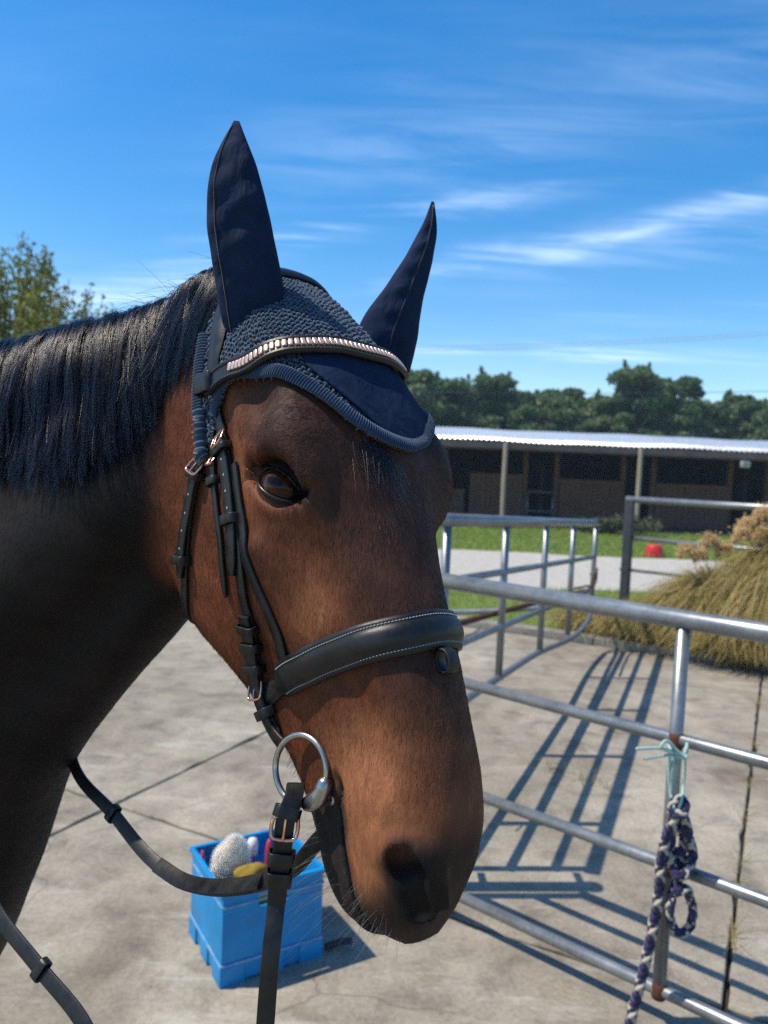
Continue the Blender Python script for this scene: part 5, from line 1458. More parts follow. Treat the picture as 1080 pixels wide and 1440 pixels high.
def lawn_blades():
    r = np.random.default_rng(21); B, Hh, W = [], [], []
    n = 70000; x = r.uniform(-7, 10, n); y = r.uniform(6.4, 10.8, n)
    e = x * SE[0] + y * SE[1]; ok = (e > E_END + 0.13) & (y < 10.65 + wob(x, 1.0) + r.normal(0, .05, n)); B.append(np.c_[x, y, np.full(n, -0.005)][ok]); k = ok.sum(); Hh.append(r.uniform(.03, .085, k)); W.append(np.full(k, .006))
    n = 60000; x = r.uniform(-3, 16, n); y = r.uniform(15.0, 22.2, n); ok = y > 15.15 + wob(x, 4.0) + r.normal(0, .06, n)
    B.append(np.c_[x, y, np.full(n, -0.005)][ok]); k = ok.sum(); Hh.append(r.uniform(.04, .10, k)); W.append(np.full(k, .014))
    o = obj('grass', blade_mesh('grass', np.concatenate(B), np.concatenate(Hh), np.concatenate(W), 0.55, 3), MAT['grass'])
    tag(o, 'short green lawn grass either side of the gravel drive', 'grass', kind='stuff')
lawn_blades()

# ------------------------------------------------------------------ stable barn
def barn():
    b = empty('stable_barn', (6, 22, 0)); tag(b, 'long open stable barn with corrugated iron roof and timber stalls', 'barn')
    X0, X1 = -7.0, 22.0
    def P_(name, VF, mat, parent=b): return part(name, VF, mat, parent, False)
    # corrugated roof, rising to the back
    per = 0.15; n = int((X1 - X0 + 0.8) / per * 6); x = np.linspace(X0 - 0.4, X1 + 0.4, n); zc = 0.024 * np.sin(x / per * 2 * np.pi)
    rows = [(21.93, 2.46), (23.6, 2.67), (25.6, 2.87), (27.9, 3.08)]
    sag = 0.015 * np.sin(x * 0.9) + 0.01 * np.sin(x * 2.3 + 1)
    V = np.concatenate([np.c_[x, np.full(n, y), z + zc + sag] for y, z in rows] + [np.c_[x, np.full(n, rows[0][0]), rows[0][1] + zc + sag - 0.006]])
    Q = np.concatenate([np.stack([k * n + np.arange(n - 1), k * n + np.arange(1, n), (k + 1) * n + np.arange(1, n), (k + 1) * n + np.arange(n - 1)], 1) for k in range(3)])
    o = obj('roof', mesh_np('roof', V[:-n], Q), MAT['iron']); set_world(o, b); o.modifiers.new('thick', 'SOLIDIFY').thickness = 0.004
    P_('fascia', bx(X0 - 0.35, X1 + 0.35, 21.95, 21.99, 2.24, 2.425), MAT['fascia'])
    P_('front_beam', bx(X0, X1, 22.02, 22.14, 2.20, 2.40), MAT['board'])
    for k, px in enumerate((-4.3, -0.46, 3.36, 7.19, 11.05, 14.9, 18.7)):
        Vp, F = tube(np.array([(px + 0.02 * math.sin(k), 21.85, -0.05), (px, 21.85, 1.1), (px + 0.01, 21.86, 2.42)]), 0.065, 12)
        P_('post', (Vp, F), MAT['post'])
    P_('back_wall', bx(X0, X1, 27.6, 27.7, -0.05, 3.02), MAT['interior'])
    P_('end_wall', bx(X0 - 0.1, X0, 22.0, 27.7, -0.05, 2.45), MAT['interior']); P_('end_wall', bx(X1, X1 + 0.1, 22.0, 27.7, -0.05, 2.45), MAT['interior'])
    P_('floor', bx(X0, X1, 21.9, 27.6, -0.05, 0.03), MAT['dirt'])
    # partitions between the boxes and rafters
    for px in (-5, -1.6, 1.85, 4.33, 5.3, 7.36, 8.3, 10.68, 11.85, 14.4, 17.5): P_('stall_post', bx(px - 0.07, px + 0.07, 23.86, 24.0, 0.03, 2.66), MAT['board'])
    for px in (-1.6, 1.85, 4.9, 7.85, 11.25, 14.4): P_('partition', bx(px - 0.03, px + 0.03, 24.05, 27.6, 0.03, 1.9), MAT['interior'])
    P_('stall_beam', bx(X0, X1, 23.88, 23.98, 2.48, 2.62), MAT['board'])
    for px in np.arange(X0 + 0.6, X1, 1.3): P_('rafter', bx(px - 0.03, px + 0.03, 22.16, 27.5, 2.30, 2.42), MAT['interior'])
    # stall fronts, board by board
    r = np.random.default_rng(8)
    def stall(x0, x1, top, cross=None, z0=0.06):
        s = empty('stall_front', ((x0 + x1) / 2, 23.9, 0)); set_world(s, b)
        n = max(2, int(round((x1 - x0) / 0.165))); w = (x1 - x0) / n
        for i in range(n):
            dz = r.uniform(-.02, .02); y = 23.82 + r.uniform(-.008, .008)
            part('board', bx(x0 + i * w + .008, x0 + (i + 1) * w - .008, y, y + .03, z0, top + dz), MAT['board'], s, False)
        part('top_rail', bx(x0 - .02, x1 + .02, 23.775, 23.808, top - .06, top + .05), MAT['board'], s, False)
        part('mid_rail', bx(x0, x1, 23.780, 23.806, top * 0.55, top * 0.55 + .11), MAT['board'], s, False)
        part('bottom_rail', bx(x0, x1, 23.780, 23.806, 0.22, 0.34), MAT['board'], s, False)
        if cross:
            L = math.hypot(x1 - x0, top * 0.55 - 0.34) ; c = np.array([(x0 + x1) / 2, 23.765, (top * 0.55 + 0.34) / 2]); a = math.atan2(top * 0.55 - 0.34, x1 - x0) * cross
            V, F = rounded_box((0, 0, 0), (L / 2, 0.012, 0.05), np.eye(3), 0.1); ca, sa = math.cos(a), math.sin(a)
            V = np.stack([V[:, 0] * ca - V[:, 2] * sa, V[:, 1], V[:, 0] * sa + V[:, 2] * ca], 1) + c
            part('brace', (V, F), MAT['board'], s, False)
    stall(-4.9, -1.7, 1.42); stall(-1.5, 1.2, 1.40); stall(1.30, 2.45, 0.93, 1); stall(2.62, 4.25, 1.46, None); stall(5.40, 7.28, 1.39, -1); stall(8.38, 10.60, 1.38, None); stall(11.92, 14.3, 1.36, 1); stall(14.5, 17.4, 1.38)
    # pipe gate across the doorway
    g = empty('doorway_gate', (4.8, 23.8, 0)); set_world(g, b)
    for a, c in (((4.42, 23.8, 1.0), (5.2, 23.8, 1.0)), ((4.42, 23.8, .06), (4.42, 23.8, 1.0)), ((5.2, 23.8, .06), (5.2, 23.8, 1.0)), ((4.42, 23.8, .4), (5.2, 23.8, .4))): part('pipe', tube(np.array([a, c]), 0.024, 8), MAT['galv'], g)
    # floodlight under the eave
    f = empty('floodlight', (10.15, 21.8, 2.2)); set_world(f, b)
    part('lamp_housing', rounded_box((10.15, 21.82, 2.08), (0.12, 0.06, 0.085), np.eye(3), 0.25), MAT['iron'], f); part('bracket', tube(np.array([(10.15, 21.84, 2.14), (10.15, 21.86, 2.26)]), 0.015, 8), MAT['darksteel'], f)
    part('lens', bx(10.06, 10.24, 21.752, 21.758, 2.02, 2.14), MAT['pale_hole'], f, False)
barn()

# ------------------------------------------------------------------ pipe fences and gates
def pipe(name, a, b, r, mat, parent, k=16, n=2):
    return part(name, tube(np.linspace(a, b, n), r, k), mat, parent)
FD = unit(np.array([0.775, -0.632])); FB = np.array([0.868, 2.172])
def fp(s, z): return np.array([FB[0] + FD[0] * s, FB[1] + FD[1] * s, z])
panel = empty('pipe_fence_panel', tuple(fp(0, 0)))
tag(panel, 'galvanised pipe fence panel with four rails and the tied lead rope', 'fence panel')
pipe('top_rail', fp(-0.98, 1.205), fp(1.7, 1.190), 0.0275, MAT['galv_fat'], panel, 24)
for z0, z1 in ((0.862, 0.838), (0.487, 0.465), (0.105, 0.095)): pipe('rail', fp(-0.96, z0), fp(1.7, z1), 0.0185, MAT['galv'], panel, 18)
for s, zz in ((-0.96, 0.02), (0.0, 0.10), (1.68, 0.02)): pipe('upright', fp(s, zz), fp(s, 1.18), 0.0195, MAT['galv'], panel, 18)
for z in (0.848, 0.475, 0.100):
    part('weld', tube(np.array([fp(0, z - .024), fp(0, z - .012), fp(0, z + .012), fp(0, z + .024)]), 0.0215, 14, False, np.array([.92, 1.06, 1.06, .92])), MAT['rust'], panel)
post = empty('gate_post', (0.095, 2.84, 0)); tag(post, 'stout steel hinge post where the fence panel meets the open gate', 'post')
part('shaft', tube(np.array([(0.095, 2.84, -0.05), (0.095, 2.84, 1.32)]), 0.036, 20), MAT['galv_rust'], post)
part('cap', tube(np.array([(0.095, 2.84, 1.32), (0.095, 2.84, 1.335)]), 0.040, 20), MAT['rust'], post)
for z in (0.55, 1.33 - 0.12): part('hinge', rounded_box((0.125, 2.90, z), (0.010, 0.045, 0.012), np.eye(3), 0.3), MAT['rust'], post)
GD = unit(np.array([1.473, 3.19])); GP = np.array([1.93, 6.95])
def gp(s, z, off=0.0): return np.array([GP[0] + GD[0] * s + GD[1] * off, GP[1] + GD[1] * s - GD[0] * off, z])
gate = empty('pipe_gate', tuple(gp(-2, 0)))
tag(gate, 'open galvanised pipe gate swung back over the concrete, rust on its latch end', 'gate')
pipe('top_rail', gp(-4.42, 1.400), gp(0.0, 1.165), 0.030, MAT['galv_fat'], gate, 20)
bt = np.array([gp(-4.42, 0.505), gp(-2.3, 0.41), gp(-0.22, 0.285), gp(-0.08, 0.30), gp(-0.03, 0.36)])
part('bottom_rail', tube(resample(bt, 40), 0.021, 14), MAT['galv'], gate)
pipe('rail', gp(-4.4, 1.13), gp(-0.03, 0.86), 0.019, MAT['galv'], gate, 14); pipe('rail', gp(-4.4, 0.815), gp(-0.06, 0.565), 0.019, MAT['galv'], gate, 14)
for s in (-4.38, -3.93, -2.98, -2.0, -1.06):
    pipe('upright', gp(s, 0.505 - (s + 4.42) * 0.0505), gp(s, 1.39 - (s + 4.42) * 0.053), 0.021, MAT['galv'], gate, 14)
pipe('end_upright', gp(-0.03, 0.34), gp(-0.03, 1.18), 0.022, MAT['galv_rust'], gate, 14)
part('end_cap', rounded_box(gp(0.02, 1.19), (0.05, 0.05, 0.012), np.eye(3), 0.4), MAT['darksteel'], gate)
lt = np.array([gp(-4.1, 0.885, -.05), gp(-3.0, 0.80, -.05), gp(-1.6, 0.685, -.05), gp(-0.3, 0.575, -.05), gp(0.28, 0.56, -.05), gp(0.36, 0.59, -.04), gp(0.22, 0.65, -.02), gp(-0.02, 0.70, -.015)])
part('latch_bar', tube(resample(lt, 60), 0.017, 12), MAT['rust'], gate)
part('latch_chain', tube(resample(np.array([gp(-1.0, 0.70, .02), gp(-0.5, 0.655, .02), gp(-0.03, 0.66, .03), gp(0.05, 0.75, 0.02)]), 30), 0.009, 8), MAT['rust'], gate)
# a pipe lying behind the kerb
lpipe = obj('loose_pipe', mesh_np('loose_pipe', *tube(resample(np.array([(0.2, 7.95, 0.10), (0.75, 7.95, 0.11), (1.2, 7.9, 0.15), (1.72, 7.85, 0.22)]), 24), 0.026, 12)), MAT['galv_fat']); tag(lpipe, 'pale steel pipe lying on the grass behind the open gate', 'pipe')
# boundary rail fence on the right
Bf = np.array([2.46, 7.70]); BD = unit(np.array([0.82, -0.57]))
def bp(s, z): return np.array([Bf[0] + BD[0] * s, Bf[1] + BD[1] * s, z])
bf = empty('rail_fence', tuple(bp(0, 0))); tag(bf, 'three rail steel fence with dark square post beside the tussock grass', 'fence')
axr = np.array([[BD[0], BD[1], 0], [-BD[1], BD[0], 0], [0, 0, 1.0]])
for s in (0.0, 2.6): part('post', rounded_box(bp(s, 0.66), (0.042, 0.042, 0.71), axr, 0.15), MAT['darksteel'], bf)
pipe('rail', bp(-0.04, 1.372), bp(3.0, 1.372), 0.031, MAT['galv_fat'], bf, 16)
for z in (0.985, 0.665): pipe('rail', bp(-0.06, z), bp(3.0, z - .005), 0.017 if z < .9 else 0.022, MAT['galv_rust'] if z < .9 else MAT['galv'], bf, 12)

# ------------------------------------------------------------------ lead rope and twine on the near panel
RY = 2.118
def braid(name, pts, rad, n_per_m, parent):
    P = resample(np.array(pts), int(sum(np.linalg.norm(np.diff(np.array(pts), axis=0), axis=1)) * 260) + 10); n = len(P)
    T = unit(np.gradient(P, axis=0)); v = unit(np.cross(T[0], (0.2, 1.0, 0.1))); N = np.zeros_like(P)
    for i in range(n): v = unit(v - T[i] * (v @ T[i])); N[i] = v
    B = np.cross(T, N); L = np.concatenate([[0], np.cumsum(np.linalg.norm(np.diff(P, axis=0), axis=1))])
    kinds = ['rope_navy', 'rope_purple', 'rope_navy', 'rope_cream', 'rope_navy', 'rope_purple', 'rope_teal', 'rope_cream']
    for k in range(8):
        sgn = 1 if k < 4 else -1; a = sgn * L * 2 * np.pi / 0.085 + (k % 4) * np.pi / 2 + (0.4 if k >= 4 else 0)
        rr = rad * 0.62 + rad * 0.13 * np.cos(4 * a * sgn * 0.5 + k)
        S = P + N * (np.cos(a) * rr)[:, None] + B * (np.sin(a) * rr)[:, None]
        part(name, tube(S, rad * (0.5 if k in (3, 7) else 0.46), 7), MAT[kinds[k]], parent)
for nm, c in (('rope_navy', (0.014, 0.014, 0.060)), ('rope_purple', (0.030, 0.016, 0.095)), ('rope_cream', (0.56, 0.50, 0.41)), ('rope_teal', (0.02, 0.05, 0.11)), ('twine', (0.42, 0.68, 0.62))):
    MAT[nm] = m_knit(nm, c, tuple(x * 0.5 for x in c))
rope = empty('lead_rope', (0.865, RY, 0.64)); tag(rope, 'navy, purple and cream braided lead rope hanging from twine on the fence', 'rope')
def rp(x, y, dy=0.0):
    d = _f * FPX + _r * (x - 540) - _u * (y - 720); t = (RY + dy) / d[1]; return np.array([0, 0, CAM_H]) + d * t
braid('tail', [rp(952, 1132, -.02), rp(948, 1150, -.03), rp(938, 1175, -.02), rp(930, 1210), rp(926, 1260), rp(916, 1315), rp(905, 1365), rp(893, 1410), rp(880, 1460), rp(868, 1505), rp(872, 1530), np.array([0.80, 2.06, 0.012]), np.array([0.86, 1.98, 0.013])], 0.0135, 0, rope)
braid('loop', [rp(954, 1128), rp(962, 1150, -.02), rp(969, 1178, -.01), rp(974, 1205), rp(968, 1222, -.02), rp(954, 1232, -.03), rp(946, 1222, -.01), rp(944, 1205), rp(954, 1197, .01), rp(962, 1210, .015), rp(956, 1232, .012), rp(948, 1250), rp(942, 1275, -.01), rp(944, 1298), rp(955, 1312), rp(968, 1306), rp(974, 1285), rp(970, 1262, -.01), rp(962, 1250, -.03), rp(948, 1256, -.03)], 0.0125, 0, rope)
braid('loop', [rp(950, 1140, .01), rp(946, 1165), rp(943, 1190, .01), rp(946, 1212, .02), rp(956, 1205, .025), rp(960, 1180, .02), rp(956, 1150, .015), rp(952, 1132, .01)], 0.0120, 0, rope)
braid('knot', [rp(948, 1150, -.035), rp(944, 1138, -.02), rp(950, 1126, -.015), rp(960, 1124, -.02), rp(964, 1136, -.03), rp(956, 1146, -.045), rp(949, 1142, -.04)], 0.0115, 0, rope)
tw = empty('baling_twine', (0.868, RY, 0.84)); tag(tw, 'pale turquoise twine loop tied round the fence upright', 'twine')
def twine(pts, name='strand'): part(name, tube(resample(np.array(pts), 50), 0.0042, 8), MAT['twine'], tw)
twine([rp(948, 1060, .01), rp(945, 1080), rp(944, 1105), rp(946, 1128), rp(951, 1142, -.03), rp(957, 1130, -.035), rp(961, 1105), rp(963, 1080), rp(964, 1055, -.01), rp(966, 1045, .02), rp(955, 1036, .06), rp(942, 1042, .05), rp(944, 1058, .0)])
twine([rp(940, 1060), rp(941, 1090), rp(944, 1120), rp(950, 1140, -.04)])
twine([rp(895, 1053, -.05), rp(915, 1052, -.04), rp(935, 1053, -.03), rp(952, 1060, -.03), rp(964, 1066, -.02), rp(966, 1050, .0)], 'loose_end')
twine([rp(906, 1067, -.05), rp(925, 1064, -.04), rp(945, 1062, -.03), rp(962, 1066, -.03), rp(950, 1054, -.03), rp(935, 1042, -.035), rp(930, 1048, -.04), rp(945, 1060, -.035)], 'loose_end')
tw2 = empty('frayed_twine', tuple(gp(-4.0, 0.8))); tag(tw2, 'thin pale twine dangling from the open gate', 'twine')
part('strand', tube(resample(np.array([gp(-4.0, 1.15, -.03), gp(-3.97, 1.08, -.05), gp(-3.93, 0.98, -.05), gp(-3.95, 0.90, -.05)]), 24), 0.006, 6), MAT['twine'], tw2)
part('strand', tube(resample(np.array([gp(-4.05, 0.80, -.06), gp(-4.0, 0.84, -.07), gp(-3.95, 0.79, -.07), gp(-3.97, 0.73, -.07)]), 24), 0.005, 6), MAT['twine'], tw2)

# ------------------------------------------------------------------ grooming crate
MAT['crate'] = m_mottled('blue_crate_plastic', [(0.25, (0.001, 0.185, 0.440)), (0.6, (0.002, 0.245, 0.580)), (0.85, (0.012, 0.29, 0.62))], 9, 0.42, 0.08, 0.002, 5, 0.45)
def m_crate(name, worn):
    b = NB(name); v = b.coord(); n1 = b.noise(v, 9, 5, 0.6); sc1 = b.noise(b.coord('Object', (1, 1, 9)), 26, 6, 0.75, 0.4); n3 = b.noise(v, 14, 6, 0.75, 0.6)
    c = b.ramp(n1, [(0.25, (0.001, 0.185, 0.440)), (0.6, (0.002, 0.245, 0.580)), (0.85, (0.012, 0.29, 0.62))])
    c = b.mix(b.math('MULTIPLY', b.ramp(sc1, [(0.62 - worn, (0, 0, 0)), (0.76 - worn, (1, 1, 1))]), 0.4 + worn), c, (0.34, 0.42, 0.47))
    c = b.mix(b.math('MULTIPLY', b.ramp(n3, [(0.55, (0, 0, 0)), (0.75, (1, 1, 1))]), 0.45), c, (0.14, 0.15, 0.14))
    b.set(color=c, rough=b.maprange(n3, 0.3, 0.8, 0.36, 0.6), spec=0.4, normal=b.bump(sc1, 0.08, 0.002))
    return b.m
MAT['crate'] = m_crate('blue_crate_plastic_scuffed', 0.0); MAT['crate_worn'] = m_crate('blue_crate_plastic_worn', 0.22)
CA = math.atan2(0.172, 0.287); CW, CDp, CH = 0.335, 0.310, 0.298
crate = empty('grooming_crate', (-0.432, 2.236, 0.0), CA)
tag(crate, 'blue plastic crate full of grooming kit on the concrete', 'crate')
def cpart(name, x0, x1, y0, y1, z0, z1, mat=None, bev=0.12, parent=None):
    V, F = rounded_box(((x0 + x1) / 2, (y0 + y1) / 2, (z0 + z1) / 2), ((x1 - x0) / 2, (y1 - y0) / 2, (z1 - z0) / 2), np.eye(3), bev)
    return obj(name, mesh_np(name, V, F), mat or MAT['crate'], parent or crate)
wt = 0.006
hx0, hx1, hz0, hz1 = 0.115, 0.215, 0.225, 0.262            # hand hole in the front and back
def wall_y(name, y0, y1):
    w = cpart(name, 0.0, CW, y0, y1, 0.012, hz0)
    cpart('panel_side', 0.0, hx0, y0, y1, hz0 + .0005, hz1 - .0005, None, .12, w); cpart('panel_side', hx1, CW, y0, y1, hz0 + .0005, hz1 - .0005, None, .12, w); cpart('panel_top', 0.0, CW, y0, y1, hz1, CH, None, .12, w)
wall_y('front_wall', 0.0, wt); wall_y('back_wall', CDp - wt, CDp)
cpart('side_wall', 0.0, wt, wt + .0005, CDp - wt - .0005, 0.012, CH); cpart('side_wall', CW - wt, CW, wt + .0005, CDp - wt - .0005, 0.012, CH)
cpart('base', 0.004, CW - 0.004, 0.004, CDp - 0.004, 0.004, 0.012)
for z, h, o_ in ((CH - 0.016, 0.016, 0.008), (0.062, 0.008, 0.005), (CH - 0.052, 0.006, 0.004)):
    nm = 'rim' if z > 0.27 else 'rib'; mw = MAT['crate'] if z > 0.27 else MAT['crate_worn']
    cpart(nm, -o_, CW + o_, -o_, -.0006, z, z + h, mw); cpart(nm, -o_, CW + o_, CDp + .0006, CDp + o_, z, z + h, mw)
    cpart(nm, -o_, -.0006, .0, CDp, z, z + h, mw); cpart(nm, CW + .0006, CW + o_, .0, CDp, z, z + h, mw)
for x0, x1 in ((-0.004, 0.075), (0.13, 0.205), (0.26, CW + 0.004)):
    cpart('foot', x0, x1, -0.004, -.0006, 0.0, 0.060); cpart('foot', x0, x1, CDp + .0006, CDp + 0.004, 0.0, 0.060)
for y0, y1 in ((0.0, 0.07), (0.12, 0.19), (0.24, CDp)):
    cpart('foot', -0.004, -.0006, y0, y1, 0.0, 0.060); cpart('foot', CW + .0006, CW + 0.004, y0, y1, 0.0, 0.060)
cM = Matrix.Translation((-0.432, 2.236, 0)) @ Matrix.Rotation(CA, 4, 'Z')
def cw(x, y, z): return np.array(cM @ Vector((x, y, z)))
def blob(c, r, seed, amp=0.1, sub=4, freq=3.0, rot=0.0):
    g = bmesh.new(); bmesh.ops.create_icosphere(g, subdivisions=sub, radius=1)
    V = np.array([v.co for v in g.verts]); F = [tuple(v.index for v in f.verts) for f in g.faces]; g.free()
    V = V * (1 + amp * vnoise(V, freq, seed))[:, None] * np.asarray(r)
    ca, sa = math.cos(rot), math.sin(rot); V = np.stack([V[:, 0] * ca - V[:, 1] * sa, V[:, 0] * sa + V[:, 1] * ca, V[:, 2]], 1)
    return V + np.asarray(c), F
MAT['fleece'] = m_plain('fleece', (0.62, 0.55, 0.45), 0.95)
MAT['fleece_hair'] = m_hair('fleece_hair', False, (0.66, 0.60, 0.50), 0.6, 0.7)
mitt = empty('sheepskin_mitt', tuple(cw(0.075, 0.16, 0.27))); tag(mitt, 'fluffy cream sheepskin grooming mitt standing in the crate', 'mitt')
Vm, Fm = blob(cw(0.085, 0.165, 0.285), (0.060, 0.034, 0.092), 4, 0.07, 4, 3.0, CA)
part('pad', (Vm, Fm), MAT['fleece'], mitt)
fi = rng.choice(len(Vm), 9000); cN_ = unit(Vm[fi] - cw(0.085, 0.165, 0.285)); P0 = Vm[fi] + rng.normal(0, .0015, (9000, 3)); t5 = np.linspace(0, 1, 5)
d5 = unit(cN_ + rng.normal(0, .5, (9000, 3)) + np.array([0, 0, -.3])); L5 = rng.uniform(.005, .012, 9000)[:, None, None]
h5 = hair_obj('pile', P0[:, None] + d5[:, None] * t5[None, :, None] * L5 + rng.normal(0, .0012, (9000, 5, 3)) * t5[None, :, None], 0.0005, 0.0003, MAT['fleece_hair'])
set_world(h5, mitt)
MAT['sponge'] = m_mottled('mustard_cloth', [(0.3, (0.20, 0.13, 0.018)), (0.7, (0.36, 0.255, 0.05))], 25, 0.95, 0.7, 0.004)
sp = obj('yellow_cloth', mesh_np('yellow_cloth', *blob(cw(0.125, 0.095, 0.268), (0.060, 0.034, 0.042), 9, 0.22, 4, 4.0, CA + 0.2)), MAT['sponge']); tag(sp, 'crumpled mustard yellow cloth lying in the crate', 'cloth')
sp2 = obj('yellow_sponge', mesh_np('yellow_sponge', *rounded_box(cw(0.15, 0.055, 0.215), (0.05, 0.03, 0.035), np.array([[math.cos(CA), math.sin(CA), 0], [-math.sin(CA), math.cos(CA), 0], [0, 0, 1]]), 0.4)), MAT['sponge']); tag(sp2, 'yellow sponge seen through the hand hole of the crate', 'sponge')
MAT['redp'] = m_plain('red_plastic', (0.62, 0.025, 0.055), 0.35); MAT['pinkp'] = m_plain('pink_plastic', (0.62, 0.05, 0.20), 0.35); MAT['purplep'] = m_plain('purple_plastic', (0.09, 0.07, 0.32), 0.4); MAT['whitep'] = m_plain('white_plastic', (0.72, 0.72, 0.72), 0.4)
def handle(name, a, b, r, mat, label, cat):
    n = 24; t = np.linspace(0, 1, n); tp = np.minimum(1, np.sqrt(np.clip(1 - ((t - .5) * 2) ** 8, 0.03, 1))) * (1 + 0.12 * np.sin(t * 5))
    o = obj(name, mesh_np(name, *tube(np.linspace(a, b, n), r, 14, False, tp)), mat); tag(o, label, cat); return o
handle('brush_handle', cw(0.205, 0.155, 0.06), cw(0.213, 0.165, 0.345), 0.0125, MAT['redp'], 'red brush handle sticking up out of the crate', 'brush')
handle('hoof_pick', cw(0.020, 0.235, 0.08), cw(0.012, 0.245, 0.315), 0.009, MAT['pinkp'], 'pink tool end poking up in the corner of the crate', 'tool')
bt_ = empty('spray_bottle', tuple(cw(0.175, 0.215, 0.02))); tag(bt_, 'purple bottle with white cap behind the mitt in the crate', 'bottle')
def lathe(prof, c, k=24):
    a = np.linspace(0, 2 * np.pi, k, endpoint=False); V = np.array([(c[0] + r * math.cos(x), c[1] + r * math.sin(x), c[2] + z) for r, z in prof for x in a]); n = len(prof)
    F = [(i * k + j, i * k + (j + 1) % k, (i + 1) * k + (j + 1) % k, (i + 1) * k + j) for i in range(n - 1) for j in range(k)] + [tuple(range(k - 1, -1, -1)), tuple(range((n - 1) * k, n * k))]
    return V, F
cb3 = cw(0.175, 0.215, 0.013)
part('body', lathe([(0.030, 0), (0.032, 0.01), (0.032, 0.19), (0.026, 0.225), (0.013, 0.25), (0.012, 0.262)], cb3), MAT['purplep'], bt_); part('cap', lathe([(0.015, 0.263), (0.017, 0.27), (0.019, 0.30), (0.014, 0.318), (0.005, 0.322)], cb3), MAT['whitep'], bt_)
br = empty('body_brush', tuple(cw(0.285, 0.13, 0.2))); tag(br, 'blue bristled body brush with white back leaning in the crate', 'brush')
axc = np.array([[math.cos(CA), math.sin(CA), 0], [-math.sin(CA), math.cos(CA), 0], [0, 0, 1]])
part('back', rounded_box(cw(0.262, 0.12, 0.235), (0.012, 0.06, 0.038), axc, 0.5), MAT['whitep'], br)
part('bristle_block', rounded_box(cw(0.288, 0.12, 0.237), (0.012, 0.055, 0.034), axc, 0.3), MAT['crate'], br)
# a hose end beside the crate
part_h = obj('hose_end', mesh_np('hose_end', *tube(resample(np.array([(-0.13, 2.44, 0.012), (-0.08, 2.46, 0.02), (-0.045, 2.45, 0.03)]), 16), 0.011, 10)), MAT['darksteel']); tag(part_h, 'short black tube end lying beside the blue crate', 'tube')

# ------------------------------------------------------------------ plants
def leaf_cloud(name, C, size, seed, mat, parent, flat=0.0, kind=None):
    """diamond leaves at centres C with random attitude"""
    r = np.random.default_rng(seed); n = len(C); a = unit(r.normal(size=(n, 3))); b = unit(np.cross(a, unit(r.normal(size=(n, 3)) + np.array([0, 0, flat]))))
    s = (size * r.uniform(0.6, 1.35, n))[:, None]
    V = np.stack([C - a * s, C + b * s * 0.45, C + a * s, C - b * s * 0.45], 1).reshape(-1, 3); Q = np.arange(4 * n).reshape(n, 4)
    me = mesh_np(name, V, Q, False); at = me.attributes.new('leaf_tone', 'FLOAT', 'POINT')
    tone = np.clip(0.45 + 0.28 * vnoise(C, 1.6, seed + 1) + r.normal(0, .16, n), 0, 1); at.data.foreach_set('value', np.repeat(tone, 4).astype(np.float32))
    me.materials.append(mat)
    return me
def shell_pts(r, c, rad, n, inner=0.35):
    d = unit(r.normal(size=(n, 3))); k = (inner + (1 - inner) * r.random(n) ** 0.6)[:, None]
    return np.asarray(c) + d * k * np.asarray(rad)
def pine_variant(seed, height, spread, gappy):
    r = np.random.default_rng(seed); pts = []
    nl = 74
    for i in range(nl):
        z = height * r.uniform(0.10, 0.98); w = spread * (1 - 0.55 * (z / height) ** 2) * r.uniform(0.35, 1.0); a = r.uniform(0, 6.28)
        c = (math.cos(a) * w, math.sin(a) * w, z); rad = np.array([0.62, 0.62, 0.34]) * r.uniform(0.7, 1.35)
        if gappy and r.random() < 0.4 and z > height * .35: continue
        pts.append(shell_pts(r, c, rad, 240))
    for i in range(5):                                   # leading shoots along the top
        a, w = r.uniform(0, 6.28), spread * r.uniform(0, 0.75); z0 = height * r.uniform(0.80, 0.97); hh = r.uniform(0.4, 0.9)
        t = r.random(70); pts.append(np.c_[math.cos(a) * w + r.normal(0, .10, 70) * (1.1 - t), math.sin(a) * w + r.normal(0, .10, 70) * (1.1 - t), z0 + hh * t])
    crown = leaf_cloud('crown', np.concatenate(pts), 0.155, seed, MAT['pine'], None)
    g = Geo(); g.add(tube(resample(np.array([(0, 0, -0.1), (0.08, 0.03, height * .4), (0.02, 0, height * .9)]), 14), 0.16, 10, False, np.linspace(1, .25, 14)))
    for i in range(16):
        a = r.uniform(0, 6.28); z = height * r.uniform(.2, .8); w = spread * r.uniform(.6, 1.0)
        g.add(tube(resample(np.array([(0, 0, z - .4), (math.cos(a) * w * .5, math.sin(a) * w * .5, z), (math.cos(a) * w, math.sin(a) * w, z + .5)]), 7), 0.045, 6, False, np.linspace(1, .3, 7)))
    trunk = mesh_np('trunk', np.concatenate(g.V), g.F); trunk.materials.append(MAT['bark'])
    return crown, trunk
variants = [pine_variant(40, 6.9, 1.9, False), pine_variant(41, 7.4, 2.1, False), pine_variant(42, 6.3, 1.7, True), pine_variant(43, 7.7, 2.2, False), pine_variant(44, 6.6, 1.8, True)]
belt = [(-9, 0, 1.0), (-6.2, 1, .98), (-3.4, 3, .95), (-0.8, 0, .98), (1.6, 1, .97), (3.9, 0, 1.02), (6.2, 3, .97), (8.2, 4, .97), (10.2, 2, .98), (12.3, 4, .98), (14.4, 3, 1.0), (16.6, 1, 1.04), (18.4, 2, .98), (20.6, 4, 1.03), (22.8, 2, 1.06), (25.4, 0, 1.0), (28.2, 3, 1.0), (31, 1, 1.0), (-12, 3, 1.0), (-15.2, 1, 1.0), (-18.4, 0, 1.0), (-21.8, 3, 1.0)]
rb = np.random.default_rng(77)
